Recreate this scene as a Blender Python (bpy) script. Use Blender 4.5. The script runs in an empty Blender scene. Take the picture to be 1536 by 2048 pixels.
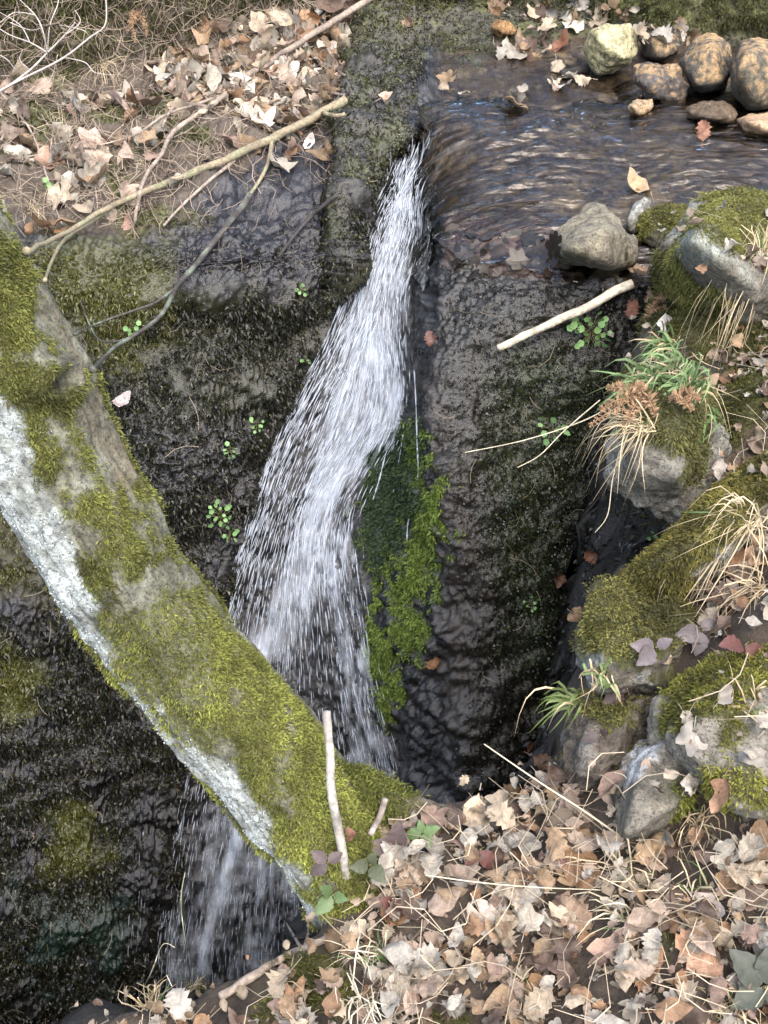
import bpy, bmesh, math, random
import numpy as np
from mathutils import Vector, Matrix

# ------------------------------------------------------------------ camera, sky, sun, exposure
SC = bpy.context.scene
COL = SC.collection
PITCH = math.radians(42.0)
FPX = 2412.0                      # focal length in photo pixels (photo 1536 x 2048)
CAM = np.array([0.0, 0.0, 1.5])
cd = bpy.data.cameras.new('camera'); cam = bpy.data.objects.new('camera', cd); COL.objects.link(cam)
cam.location = CAM; cam.rotation_euler = (math.pi/2 - PITCH, 0, 0)
cd.sensor_fit = 'VERTICAL'; cd.sensor_height = 24.0; cd.lens = 24.0*FPX/2048.0
cd.clip_start = 0.05; cd.clip_end = 200.0
SC.camera = cam

SUN_EL, SUN_AZ = math.radians(60), math.radians(158)      # azimuth from +Y towards +X
w = bpy.data.worlds.new('World'); SC.world = w; w.use_nodes = True
nt = w.node_tree; nt.nodes.clear()
sky = nt.nodes.new('ShaderNodeTexSky'); sky.sky_type = 'NISHITA'; sky.sun_disc = False
sky.sun_elevation = SUN_EL; sky.sun_rotation = SUN_AZ
sky.air_density = 0.9; sky.dust_density = 4.0; sky.ozone_density = 1.0
bg = nt.nodes.new('ShaderNodeBackground'); bg.inputs['Strength'].default_value = 0.15
wo = nt.nodes.new('ShaderNodeOutputWorld')
nt.links.new(sky.outputs[0], bg.inputs[0]); nt.links.new(bg.outputs[0], wo.inputs[0])
sd = bpy.data.lights.new('sun', 'SUN'); sd.energy = 1.0; sd.angle = math.radians(100); sd.color = (1.0, 0.97, 0.93)
so = bpy.data.objects.new('sun', sd); COL.objects.link(so)
dv = Vector((math.sin(SUN_AZ)*math.cos(SUN_EL), math.cos(SUN_AZ)*math.cos(SUN_EL), math.sin(SUN_EL)))
so.rotation_euler = dv.to_track_quat('Z', 'Y').to_euler()
vs = SC.view_settings
SC.display_settings.display_device = 'sRGB'
vs.view_transform = 'Standard'; vs.look = 'None'; vs.exposure = 2.15; vs.gamma = 1.0; vs.use_curve_mapping = False
SC.cycles.max_bounces = 8; SC.cycles.transparent_max_bounces = 24
SC.cycles.caustics_reflective = False; SC.cycles.caustics_refractive = False

# ------------------------------------------------------------------ helpers
rng = np.random.default_rng(7)
random.seed(7)
SP, CP = math.sin(PITCH), math.cos(PITCH)

def ray(px, py):
    dx = (np.asarray(px, float)-768)/FPX; dy = -(np.asarray(py, float)-1024)/FPX
    return np.stack([dx, CP+dy*SP, -SP+dy*CP], -1)
def atY(px, py, Y):
    d = ray(px, py); return CAM + d*(np.asarray(Y)/d[..., 1])[..., None]
def atZ(px, py, z):
    d = ray(px, py); return CAM + d*((np.asarray(z)-CAM[2])/d[..., 2])[..., None]
def atD(px, py, D):
    return CAM + ray(px, py)*np.asarray(D)[..., None]
def project(P):
    R = np.asarray(P)-CAM
    dep = R[..., 1]*CP - R[..., 2]*SP
    up = R[..., 1]*SP + R[..., 2]*CP
    dep = np.where(np.abs(dep) < 1e-4, 1e-4, dep)
    return 768+FPX*R[..., 0]/dep, 1024-FPX*up/dep, dep

_G = np.random.default_rng(3).normal(size=(256, 3)); _G = (_G/np.linalg.norm(_G, axis=1)[:, None]).astype(np.float32)
_PM = np.tile(np.random.default_rng(4).permutation(256), 3).astype(np.int32)
def noise(P, f=1.0, s=0):
    p = (np.asarray(P)*f).astype(np.float32)
    fl = np.floor(p); q = p-fl; i = fl.astype(np.int32) & 255
    t = q*q*q*(q*(q*6-15)+10)
    qx, qy, qz = q[..., 0], q[..., 1], q[..., 2]; tx_, ty_, tz_ = t[..., 0], t[..., 1], t[..., 2]
    sd_ = (s*37+11) & 255
    def corner(hx, a, b, c):
        g = _G[_PM[_PM[hx+((i[..., 1]+b) & 255)]+((i[..., 2]+c) & 255)]]
        return g[..., 0]*(qx-a)+g[..., 1]*(qy-b)+g[..., 2]*(qz-c)
    r = []
    for a in (0, 1):
        hx = _PM[((i[..., 0]+a) & 255)+sd_]
        v0 = corner(hx, a, 0, 0); v0 = v0+(corner(hx, a, 0, 1)-v0)*tz_
        v1 = corner(hx, a, 1, 0); v1 = v1+(corner(hx, a, 1, 1)-v1)*tz_
        r.append(v0+(v1-v0)*ty_)
    return (r[0]+(r[1]-r[0])*tx_)*1.6
def fbm(P, f=1.0, o=4, s=0, g=0.5):
    r = 0; a = 1.0
    for k in range(o):
        r = r + a*noise(P, f*2**k, s+k*17); a *= g
    return r
def sst(a, b, x):
    t = np.clip((x-a)/(b-a), 0, 1); return t*t*(3-2*t)
def nrm(v): return v/np.maximum(np.linalg.norm(v, axis=-1, keepdims=True), 1e-9)

def pmask(px, py, poly, feather=30.0):
    """1 inside the photo-space polygon, falling to 0 over feather"""
    poly = np.asarray(poly, float); n = len(poly)
    full = None
    if px.size > 2000:
        lo, hi = poly.min(0)-feather, poly.max(0)+feather
        sel = (px > lo[0]) & (px < hi[0]) & (py > lo[1]) & (py < hi[1])
        full = np.zeros(px.shape); px, py = px[sel], py[sel]
    ins = np.zeros(px.shape, bool); dist = np.full(px.shape, 1e9)
    for k in range(n):
        a, b = poly[k], poly[(k+1) % n]
        cnd = ((a[1] > py) != (b[1] > py))
        with np.errstate(divide='ignore', invalid='ignore'):
            xi = (b[0]-a[0])*(py-a[1])/(b[1]-a[1] if b[1] != a[1] else 1e-9)+a[0]
        ins ^= cnd & (px < xi)
        e = b-a; t = np.clip(((px-a[0])*e[0]+(py-a[1])*e[1])/max(e@e, 1e-9), 0, 1)
        dist = np.minimum(dist, np.hypot(px-a[0]-t*e[0], py-a[1]-t*e[1]))
    sd_ = np.where(ins, dist, -dist)
    r = sst(-feather, feather, sd_)
    if full is None: return r
    full[sel] = r; return full

def mesh(name, V, F, col=None, attrs=None, smooth=True, uv=None):
    V = np.ascontiguousarray(V, np.float32).reshape(-1, 3); F = np.ascontiguousarray(F, np.int32)
    k = F.shape[1]; m = bpy.data.meshes.new(name)
    m.vertices.add(len(V)); m.vertices.foreach_set('co', V.ravel())
    m.loops.add(F.size); m.loops.foreach_set('vertex_index', F.ravel())
    m.polygons.add(len(F)); m.polygons.foreach_set('loop_start', np.arange(0, F.size, k, dtype=np.int32))
    m.polygons.foreach_set('loop_total', np.full(len(F), k, np.int32))
    if smooth: m.polygons.foreach_set('use_smooth', np.ones(len(F), bool))
    if col is not None:
        c = np.ones((len(V), 4), np.float32); c[:, :3] = col
        m.color_attributes.new('Col', 'FLOAT_COLOR', 'POINT').data.foreach_set('color', c.ravel())
    for kx, v in (attrs or {}).items():
        m.attributes.new(kx, 'FLOAT', 'POINT').data.foreach_set('value', np.ascontiguousarray(v, np.float32).ravel())
    if uv is not None:
        l = m.uv_layers.new(name='UVMap'); l.data.foreach_set('uv', np.ascontiguousarray(uv[F.ravel()], np.float32).ravel())
    m.update(calc_edges=True); m.validate()
    return m
def obj(name, me, mat=None, parent=None, **props):
    o = bpy.data.objects.new(name, me)
    if mat and me is not None and not me.materials: me.materials.append(mat)
    COL.objects.link(o)
    if parent is not None:
        o.parent = parent
    for k, v in props.items(): o[k] = v
    return o
def thing(name, label, cat, loc=(0, 0, 0), group=None):
    o = bpy.data.objects.new(name, None); COL.objects.link(o); o.location = loc
    o.empty_display_size = 0.05
    o['label'] = label; o['category'] = cat
    if group: o['group'] = group
    return o
def tag(o, label, cat, group=None):
    o['label'] = label; o['category'] = cat
    if group: o['group'] = group
    return o
def gridF(nr, nc, wrap=False):
    r = np.arange(nr-1)[:, None]; c = np.arange(nc if wrap else nc-1)[None]
    c2 = (c+1) % nc
    return np.stack([r*nc+c, r*nc+c2, (r+1)*nc+c2, (r+1)*nc+c], -1).reshape(-1, 4)
def catmull(pts, n, closed=False):
    pts = np.asarray(pts, float); m = len(pts)
    t = np.linspace(0, m-1-1e-6, n); i = t.astype(int); f = (t-i)[:, None]
    g = lambda k: pts[np.clip(k, 0, m-1)]
    p0, p1, p2, p3 = g(i-1), g(i), g(i+1), g(i+2)
    return 0.5*(2*p1+(p2-p0)*f+(2*p0-5*p1+4*p2-p3)*f*f+(3*p1-p0-3*p2+p3)*f**3)
def tube(pts, rad, k=8, seed=0, rough=0.0, freq=20.0):
    """tapered tube along polyline, closed ends; quads+degenerate caps as quads"""
    pts = np.asarray(pts, float); n = len(pts); rad = np.broadcast_to(np.asarray(rad, float), (n,))
    T = nrm(np.gradient(pts, axis=0)); ref = np.array([0.31, 0.2, 0.93])
    A = nrm(np.cross(T, ref)); B = np.cross(T, A)
    th = np.linspace(0, 2*np.pi, k, endpoint=False)
    D = A[:, None]*np.cos(th)[None, :, None]+B[:, None]*np.sin(th)[None, :, None]
    V = pts[:, None]+D*rad[:, None, None]
    if rough: V = V+D*(fbm(V, freq, 3, seed)*rough*rad[:, None])[..., None]
    V = V.reshape(-1, 3); F = gridF(n, k, True)
    V = np.vstack([V, pts[0]-T[0]*rad[0]*.3, pts[-1]+T[-1]*rad[-1]*.3])
    a, b = n*k, n*k+1
    j = np.arange(k); j2 = (j+1) % k
    F = np.vstack([F, np.stack([j2, j, np.full(k, a), np.full(k, a)], 1)[:, [0, 1, 2, 3]],
                   np.stack([(n-1)*k+j, (n-1)*k+j2, np.full(k, b), np.full(k, b)], 1)])
    quads = F[:n*k-k] ; caps = F[n*k-k:][:, :3]
    tris = np.vstack([quads[:, [0, 1, 2]], quads[:, [0, 2, 3]], caps])
    return V, tris
def merge(parts):
    V, F, o = [], [], 0
    for v, f in parts:
        V.append(v); F.append(np.asarray(f)+o); o += len(v)
    return np.vstack(V), np.vstack(F)

# ------------------------------------------------------------------ materials
def newmat(name):
    m = bpy.data.materials.new(name); m.use_nodes = True
    n = m.node_tree; return m, n, n.nodes['Principled BSDF']
def lk(n, a, b): n.links.new(a, b)
def noise_node(n, scale, detail=6, rough=.6, vec=None):
    t = n.nodes.new('ShaderNodeTexNoise'); t.inputs['Scale'].default_value = scale
    t.inputs['Detail'].default_value = detail; t.inputs['Roughness'].default_value = rough
    if vec is None:
        vec = n.nodes.new('ShaderNodeTexCoord').outputs['Object']
    lk(n, vec, t.inputs['Vector']); return t
def vcol_mat(name, rough=.8, var=.35, vscale=60, bump=.3, bscale=180, bdist=.004, spec=.4, rough_attr=None, transl=0, speck=0):
    m, n, p = newmat(name)
    a = n.nodes.new('ShaderNodeAttribute'); a.attribute_name = 'Col'
    t = noise_node(n, vscale)
    mr = n.nodes.new('ShaderNodeMapRange'); mr.inputs[1].default_value = .3; mr.inputs[2].default_value = .7
    mr.inputs[3].default_value = 1-var; mr.inputs[4].default_value = 1+var
    lk(n, t.outputs[0], mr.inputs[0])
    vm = n.nodes.new('ShaderNodeVectorMath'); vm.operation = 'SCALE'
    lk(n, a.outputs['Color'], vm.inputs[0]); lk(n, mr.outputs[0], vm.inputs['Scale'])
    lk(n, vm.outputs[0], p.inputs['Base Color'])
    p.inputs['Roughness'].default_value = rough; p.inputs['Specular IOR Level'].default_value = spec
    if rough_attr:
        ra = n.nodes.new('ShaderNodeAttribute'); ra.attribute_name = rough_attr
        lk(n, ra.outputs['Fac'], p.inputs['Roughness'])
    if bump:
        b = n.nodes.new('ShaderNodeBump'); b.inputs['Strength'].default_value = bump; b.inputs['Distance'].default_value = bdist
        t2 = noise_node(n, bscale, 6, .7); lk(n, t2.outputs[0], b.inputs['Height']); lk(n, b.outputs[0], p.inputs['Normal'])
    if speck:
        t3 = noise_node(n, speck, 3, .7); m3 = n.nodes.new('ShaderNodeMapRange'); m3.inputs[1].default_value = .36; m3.inputs[2].default_value = .50
        m3.inputs[3].default_value = .35; m3.inputs[4].default_value = 1.0; lk(n, t3.outputs[0], m3.inputs[0])
        mm = n.nodes.new('ShaderNodeMath'); mm.operation = 'MULTIPLY'; lk(n, mr.outputs[0], mm.inputs[0]); lk(n, m3.outputs[0], mm.inputs[1]); lk(n, mm.outputs[0], vm.inputs['Scale'])
    if transl:
        tr = n.nodes.new('ShaderNodeBsdfTranslucent'); lk(n, vm.outputs[0], tr.inputs['Color'])
        mx = n.nodes.new('ShaderNodeMixShader'); mx.inputs[0].default_value = transl
        lk(n, p.outputs[0], mx.inputs[1]); lk(n, tr.outputs[0], mx.inputs[2])
        lk(n, mx.outputs[0], n.nodes['Material Output'].inputs['Surface'])
    return m
M_CLIFF = vcol_mat('wet_rock', bump=.6, bscale=130, bdist=.006, var=.45, vscale=70, rough_attr='rough', spec=.5)
M_BANK = vcol_mat('soil', rough=.9, bump=.9, bscale=70, bdist=.012, rough_attr='rough')
M_ROCK = vcol_mat('rock', rough=.8, bump=1.0, bscale=90, bdist=.012, var=.5, vscale=60, rough_attr='rough', speck=230)
M_MOSS = vcol_mat('moss', rough=.75, bump=0, var=.25, vscale=40, transl=.25, spec=.25)
M_WETMOSS = vcol_mat('wet_moss', rough=.36, bump=0, var=.3, vscale=40, transl=.1, spec=.35)
M_BARK = vcol_mat('bark', rough=.85, bump=.9, bscale=110, bdist=.008, var=.5, vscale=70, speck=190)
M_LITTER = vcol_mat('leaf_litter', rough=.65, bump=.25, bscale=260, bdist=.002, var=.3, vscale=55, transl=.15, spec=.3)
M_GRASS = vcol_mat('grass', rough=.6, bump=0, var=.2, vscale=30, transl=.2, spec=.3)
M_TWIG = vcol_mat('twig_bark', rough=.8, bump=.6, bscale=220, bdist=.002, var=.4, vscale=120)

def leaf_material():
    m, n, p = newmat('dead_leaf')
    oi = n.nodes.new('ShaderNodeObjectInfo')
    t = noise_node(n, 7, 6, .65)
    mr = n.nodes.new('ShaderNodeMapRange'); mr.inputs[1].default_value = .3; mr.inputs[2].default_value = .7
    mr.inputs[3].default_value = .6; mr.inputs[4].default_value = 1.25
    lk(n, t.outputs[0], mr.inputs[0])
    # veins: darker lines that fan from the midrib, object space (x across, y along)
    tc = n.nodes.new('ShaderNodeTexCoord'); sx = n.nodes.new('ShaderNodeSeparateXYZ'); lk(n, tc.outputs['Object'], sx.inputs[0])
    ab = n.nodes.new('ShaderNodeMath'); ab.operation = 'ABSOLUTE'; lk(n, sx.outputs[0], ab.inputs[0])
    su = n.nodes.new('ShaderNodeMath'); su.operation = 'SUBTRACT'; lk(n, sx.outputs[1], su.inputs[0]); lk(n, ab.outputs[0], su.inputs[1])
    mu = n.nodes.new('ShaderNodeMath'); mu.operation = 'MULTIPLY'; lk(n, su.outputs[0], mu.inputs[0]); mu.inputs[1].default_value = 9
    fr = n.nodes.new('ShaderNodeMath'); fr.operation = 'PINGPONG'; lk(n, mu.outputs[0], fr.inputs[0]); fr.inputs[1].default_value = .5
    v2 = n.nodes.new('ShaderNodeMapRange'); lk(n, fr.outputs[0], v2.inputs[0])
    v2.inputs[1].default_value = 0; v2.inputs[2].default_value = .12; v2.inputs[3].default_value = .8; v2.inputs[4].default_value = 1
    mm = n.nodes.new('ShaderNodeMath'); mm.operation = 'MULTIPLY'; lk(n, mr.outputs[0], mm.inputs[0]); lk(n, v2.outputs[0], mm.inputs[1])
    vm = n.nodes.new('ShaderNodeVectorMath'); vm.operation = 'SCALE'
    lk(n, oi.outputs['Color'], vm.inputs[0]); lk(n, mm.outputs[0], vm.inputs['Scale'])
    lk(n, vm.outputs[0], p.inputs['Base Color']); p.inputs['Roughness'].default_value = .55
    p.inputs['Specular IOR Level'].default_value = .35
    b = n.nodes.new('ShaderNodeBump'); b.inputs['Strength'].default_value = .35; b.inputs['Distance'].default_value = .01
    lk(n, mm.outputs[0], b.inputs['Height']); lk(n, b.outputs[0], p.inputs['Normal'])
    tr = n.nodes.new('ShaderNodeBsdfTranslucent'); lk(n, vm.outputs[0], tr.inputs['Color'])
    mx = n.nodes.new('ShaderNodeMixShader'); mx.inputs[0].default_value = .15
    lk(n, p.outputs[0], mx.inputs[1]); lk(n, tr.outputs[0], mx.inputs[2])
    lk(n, mx.outputs[0], n.nodes['Material Output'].inputs['Surface'])
    return m
M_LEAF = leaf_material()

def water_material():
    m, n, p = newmat('stream_water'); n.nodes.remove(p)
    tr = n.nodes.new('ShaderNodeBsdfTransparent'); tr.inputs[0].default_value = (.78, .76, .70, 1)
    gl = n.nodes.new('ShaderNodeBsdfGlossy'); gl.inputs['Roughness'].default_value = .03
    fz = n.nodes.new('ShaderNodeFresnel'); fz.inputs['IOR'].default_value = 1.42
    uv = n.nodes.new('ShaderNodeUVMap'); mp = n.nodes.new('ShaderNodeMapping'); mp.inputs['Scale'].default_value = (16, 60, 1); lk(n, uv.outputs[0], mp.inputs[0])
    tx = noise_node(n, 1.0, 2, .45, mp.outputs[0]); bp = n.nodes.new('ShaderNodeBump'); bp.inputs['Strength'].default_value = .45; bp.inputs['Distance'].default_value = .03
    lk(n, tx.outputs[0], bp.inputs['Height']); lk(n, bp.outputs[0], gl.inputs['Normal']); lk(n, bp.outputs[0], fz.inputs['Normal'])
    mx = n.nodes.new('ShaderNodeMixShader'); lk(n, fz.outputs[0], mx.inputs[0]); lk(n, tr.outputs[0], mx.inputs[1]); lk(n, gl.outputs[0], mx.inputs[2])
    lk(n, mx.outputs[0], n.nodes['Material Output'].inputs['Surface'])
    return m
M_WATER = water_material()
def white_water(name, alpha_tex, dens=.6, shift=0.0):
    m, n, p = newmat(name)
    p.inputs['Base Color'].default_value = (.74, .80, .87, 1); p.inputs['Roughness'].default_value = .3
    p.inputs['Specular IOR Level'].default_value = .5
    tl = n.nodes.new('ShaderNodeBsdfTranslucent'); tl.inputs[0].default_value = (.74, .80, .87, 1)
    m0 = n.nodes.new('ShaderNodeMixShader'); m0.inputs[0].default_value = .4
    lk(n, p.outputs[0], m0.inputs[1]); lk(n, tl.outputs[0], m0.inputs[2])
    tr = n.nodes.new('ShaderNodeBsdfTransparent'); mx = n.nodes.new('ShaderNodeMixShader')
    lk(n, tr.outputs[0], mx.inputs[1]); lk(n, m0.outputs[0], mx.inputs[2])
    if alpha_tex:
        uv = n.nodes.new('ShaderNodeUVMap')
        def layer(sx, sy, det):
            mp = n.nodes.new('ShaderNodeMapping'); mp.inputs['Scale'].default_value = (sx, sy, 1); mp.inputs['Location'].default_value = (shift*7.3, shift*3.1, shift)
            lk(n, uv.outputs[0], mp.inputs[0]); return noise_node(n, 1.0, det, .6, mp.outputs[0])
        t = layer(170, 9, 4); t2 = layer(62, 5.5, 4); t3 = layer(15, 6, 3)
        def mul(a, k):
            q = n.nodes.new('ShaderNodeMath'); q.operation = 'MULTIPLY'; lk(n, a, q.inputs[0]); q.inputs[1].default_value = k; return q.outputs[0]
        def add(a, b):
            q = n.nodes.new('ShaderNodeMath'); q.operation = 'ADD'; lk(n, a, q.inputs[0]); lk(n, b, q.inputs[1]); return q.outputs[0]
        at = n.nodes.new('ShaderNodeAttribute'); at.attribute_name = 'dens'
        cst = n.nodes.new('ShaderNodeValue'); cst.outputs[0].default_value = -.47
        sm = add(add(mul(t.outputs[0], .60), mul(t2.outputs[0], .56)), add(add(mul(t3.outputs[0], .62), cst.outputs[0]), at.outputs['Fac']))
        mr = n.nodes.new('ShaderNodeMapRange'); mr.inputs[1].default_value = .78; mr.inputs[2].default_value = 1.10; mr.inputs[3].default_value = 0; mr.inputs[4].default_value = dens
        lk(n, sm, mr.inputs[0]); lk(n, mr.outputs[0], mx.inputs[0])
        bp = n.nodes.new('ShaderNodeBump'); bp.inputs['Strength'].default_value = .5; bp.inputs['Distance'].default_value = .01
        lk(n, t2.outputs[0], bp.inputs['Height']); lk(n, bp.outputs[0], p.inputs['Normal'])
    else:
        mx.inputs[0].default_value = dens
    lk(n, mx.outputs[0], n.nodes['Material Output'].inputs['Surface'])
    return m
M_FOAM = [white_water('white_water_sheet', True, .5, k) for k in (0.0, 1.7, 3.3)]
M_STRAND = white_water('white_water_strand', False, .5)

# ------------------------------------------------------------------ rock cliff with stream bed, chute and left bank (one control net)
# every node: (photo x, photo y, horizontal distance from camera)   columns left to right, rows from the back downwards
NET = [
 # B  foot of the back wall
 [(-420,170,3.3),(0,150,3.4),(250,130,3.5),(500,78,3.75),(690,45,4.0),(715,30,3.98),(830,25,4.05),(865,25,4.05),(920,20,4.08),(970,20,4.08),(1010,20,4.08),(1110,25,4.05),(1250,50,3.9),(1400,85,3.75),(1800,110,3.7),(2300,130,3.7)],
 # B2
 [(-420,240,3.1),(0,235,3.15),(250,215,3.2),(490,170,3.4),(676,150,3.55),(700,130,3.5),(828,125,3.62),(860,125,3.60),(920,125,3.6),(970,125,3.6),(1010,125,3.6),(1110,140,3.53),(1250,150,3.5),(1400,160,3.47),(1800,170,3.45),(2300,180,3.4)],
 # C
 [(-420,310,2.9),(0,310,2.95),(250,300,2.98),(480,265,3.1),(670,235,3.27),(688,218,3.22),(822,205,3.32),(858,225,3.22),(925,260,3.1),(980,280,3.04),(1020,285,3.03),(1110,290,3.0),(1250,300,3.0),(1400,310,2.95),(1800,320,2.95),(2300,330,2.9)],
 # D  brow of the left bank / lip of the stream
 [(-420,480,2.55),(0,480,2.6),(250,480,2.62),(480,450,2.72),(666,400,2.9),(685,390,2.8),(800,290,3.06),(835,290,3.14),(866,390,2.92),(890,425,2.79),(912,470,2.64),(1090,528,2.48),(1240,540,2.46),(1400,520,2.5),(1800,500,2.55),(2300,500,2.6)],
 # E
 [(-420,570,2.42),(0,570,2.47),(240,560,2.52),(470,552,2.60),(655,545,2.72),(676,530,2.68),(730,430,2.93),(800,435,2.98),(858,470,2.86),(876,515,2.66),(896,550,2.48),(1085,580,2.39),(1235,590,2.40),(1400,590,2.42),(1800,590,2.5),(2300,590,2.5)],
 # F
 [(-400,650,2.36),(0,650,2.42),(230,645,2.44),(460,640,2.48),(606,655,2.555),(640,655,2.585),(668,620,2.66),(752,615,2.73),(828,615,2.64),(862,640,2.46),(886,670,2.33),(1085,690,2.31),(1235,690,2.34),(1400,690,2.38),(1800,690,2.4),(2300,690,2.4)],
 # G
 [(-400,850,2.25),(0,850,2.31),(200,850,2.33),(420,855,2.37),(505,850,2.41),(540,850,2.44),(574,845,2.47),(700,840,2.50),(830,840,2.40),(852,850,2.26),(876,860,2.17),(1080,855,2.22),(1230,855,2.28),(1380,860,2.34),(1800,850,2.34),(2300,850,2.3)],
 # H
 [(-400,1050,2.13),(-20,1050,2.17),(170,1050,2.19),(350,1050,2.22),(440,1050,2.27),(470,1050,2.28),(496,1050,2.30),(610,1050,2.33),(733,1050,2.24),(830,1050,2.11),(918,1060,2.02),(1075,1055,2.08),(1225,1055,2.18),(1370,1060,2.3),(1800,1050,2.28),(2300,1050,2.2)],
 # I
 [(-400,1300,1.95),(-40,1300,2.0),(140,1300,2.03),(295,1300,2.05),(380,1300,2.08),(410,1300,2.09),(434,1300,2.11),(590,1300,2.12),(752,1300,2.04),(850,1300,1.95),(946,1300,1.88),(1070,1300,1.93),(1200,1300,2.06),(1350,1300,2.2),(1800,1300,2.1),(2300,1300,2.0)],
 # J
 [(-400,1600,1.76),(-50,1600,1.81),(110,1600,1.83),(240,1600,1.85),(320,1600,1.87),(350,1600,1.88),(374,1600,1.89),(580,1600,1.90),(812,1600,1.83),(870,1600,1.77),(936,1600,1.71),(1060,1600,1.76),(1180,1600,1.9),(1330,1600,2.0),(1800,1600,1.9),(2300,1600,1.8)],
 # K
 [(-400,1900,1.57),(-60,1900,1.62),(90,1900,1.63),(210,1900,1.64),(290,1900,1.66),(310,1900,1.66),(328,1900,1.67),(560,1900,1.68),(860,1900,1.64),(895,1900,1.6),(940,1900,1.56),(1050,1900,1.6),(1170,1900,1.7),(1320,1900,1.75),(1800,1900,1.7),(2300,1900,1.6)],
 # L
 [(-400,2130,1.42),(-60,2130,1.47),(90,2130,1.49),(210,2130,1.5),(290,2130,1.51),(310,2130,1.51),(328,2130,1.52),(560,2130,1.52),(860,2130,1.5),(895,2130,1.48),(940,2130,1.45),(1050,2130,1.48),(1170,2130,1.52),(1320,2130,1.55),(1800,2130,1.5),(2300,2130,1.45)],
]
N = np.array([[atY(a, b, c) for a, b, c in row] for row in NET])      # rows x cols x 3
lowr = np.interp(np.arange(16), [0, 4, 6, 10, 12, 15], [1, .9, .35, .30, .40, .42])[:, None]
back1 = N[0]+np.array([0, .10, .42])*lowr; back2 = N[0]+np.array([0, .35, .9])*lowr; back3 = N[0]+np.array([0, 2.4, 1.1])*lowr
fl1 = N[-1]*np.array([1, .72, 1])+np.array([0, 0, -.10]); fl2 = fl1*np.array([1, .45, 1])+np.array([0, 0, -.04]); fl3 = fl2+np.array([0, -.5, 1.0])
N = np.concatenate([back3[None], back2[None], back1[None], N, fl1[None], fl2[None], fl3[None]])
NR, NC = N.shape[:2]
ROW = {k: i+3 for i, k in enumerate(['B', 'B2', 'C', 'D', 'E', 'F', 'G', 'H', 'I', 'J', 'K', 'L'])}
def _w(f):
    return np.stack([-.5*f+f*f-.5*f**3, 1-2.5*f*f+1.5*f**3, .5*f+2*f*f-1.5*f**3, -.5*f*f+.5*f**3], -1)
def NET_P(u, v):
    u = np.clip(u, 0, NC-1-1e-6); v = np.clip(v, 0, NR-1-1e-6)
    iu, iv = u.astype(int), v.astype(int); wu, wv = _w(u-iu), _w(v-iv)
    out = 0
    for a in range(4):
        ra = np.clip(iv+a-1, 0, NR-1)
        for b in range(4):
            out = out + N[ra, np.clip(iu+b-1, 0, NC-1)]*(wv[..., a]*wu[..., b])[..., None]
    return out
def NET_N(u, v, e=.12):
    du = NET_P(u+e, v)-NET_P(u-e, v); dvv = NET_P(u, v+e)-NET_P(u, v-e)
    return nrm(np.cross(dvv, du))
ppx, ppy, _ = project(N)
def spread(d):
    out = [0.0]
    for k, n in enumerate(d): out += list(k+np.arange(1, n+1)/n)
    return np.array(out)
wcol = np.clip(np.max(np.abs(np.diff(ppx[5:14], axis=1)), axis=0)/3.4, 10, 90).astype(int); wcol[0] = 16; wcol[-1] = 16; wcol[-2] = 20
wrow = np.array([10, 14, 40]+[40]*3+[46, 34, 36]+[66]*1+[62]*2+[78]*1+[78]*1+[60]+[20, 8, 6])[:NR-1]
us, vsr = spread(wcol), spread(wrow)
U, Vv = np.meshgrid(us, vsr)
P0 = NET_P(U, Vv); NN = NET_N(U, Vv)
flip = np.sign((NN*(CAM-P0)).sum(-1)); NN = NN*np.where(flip[..., None] == 0, 1, flip[..., None])
px0, py0, _ = project(P0)
stream = sst(7.0, 7.6, U)*(1-sst(ROW['D']-.15, ROW['D']+.35, Vv))*sst(ROW['B']-.2, ROW['B']+.5, Vv)
chute = sst(5.7, 6.2, U)*(1-sst(8.0, 8.6, U))*sst(ROW['D'], ROW['D']+.5, Vv)
amp = 1-.62*stream-.45*chute
bankm = (1-sst(4.0, 4.6, U))*(1-sst(ROW['D']-.3, ROW['D']+.1, Vv))
rfm = sst(9.3, 10.2, U)*sst(ROW['D'], ROW['D']+.5, Vv)
big = fbm(P0, 3.6, 3, 1)*.045*(1-.45*rfm) + fbm(P0*np.array([1, 1, 2.2]), 7.5, 2, 5)*.018
mid = fbm(P0, 22, 3, 9)*.014*(1-.5*rfm)+noise(P0, 130, 27)*.0022*rfm+noise(P0, 75, 28)*.0030*rfm
# rounded knobbly wet moss relief on the faces
cell = np.abs(noise(P0*np.array([1, 1, .75]), 46, 21)) ; cell2 = np.abs(noise(P0, 85, 23))
fine = (.008-cell*.016)+(.005-cell2*.012)+noise(P0, 150, 25)*.003
face = sst(ROW['D']-.1, ROW['D']+.5, Vv)
disp = (big+mid)*amp + fine*np.maximum(face*.85+.25, .9*(U < 7.0))*(1-.62*rfm)*(1-.5*chute)*(1-.4*stream)
for k in (-5,):     # keep net edges quiet
    pass
# ledges on the left cliff: brow at y560 overhanging slightly, second step at y870
lc = (1-sst(5.0, 5.8, U))
wob = fbm(P0, 5, 2, 31)*30
sl_ = .35+.65*sst(300, 400, px0)
disp += lc*(.048*sl_*np.exp(-((py0+wob-555)/55)**2)-.045*sl_*np.exp(-((py0+wob-655)/60)**2)+.022*np.exp(-((py0+wob-885)/35)**2)*sst(230, 330, px0))
P = P0+NN*disp[..., None]
px, py, _ = project(P)

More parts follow.
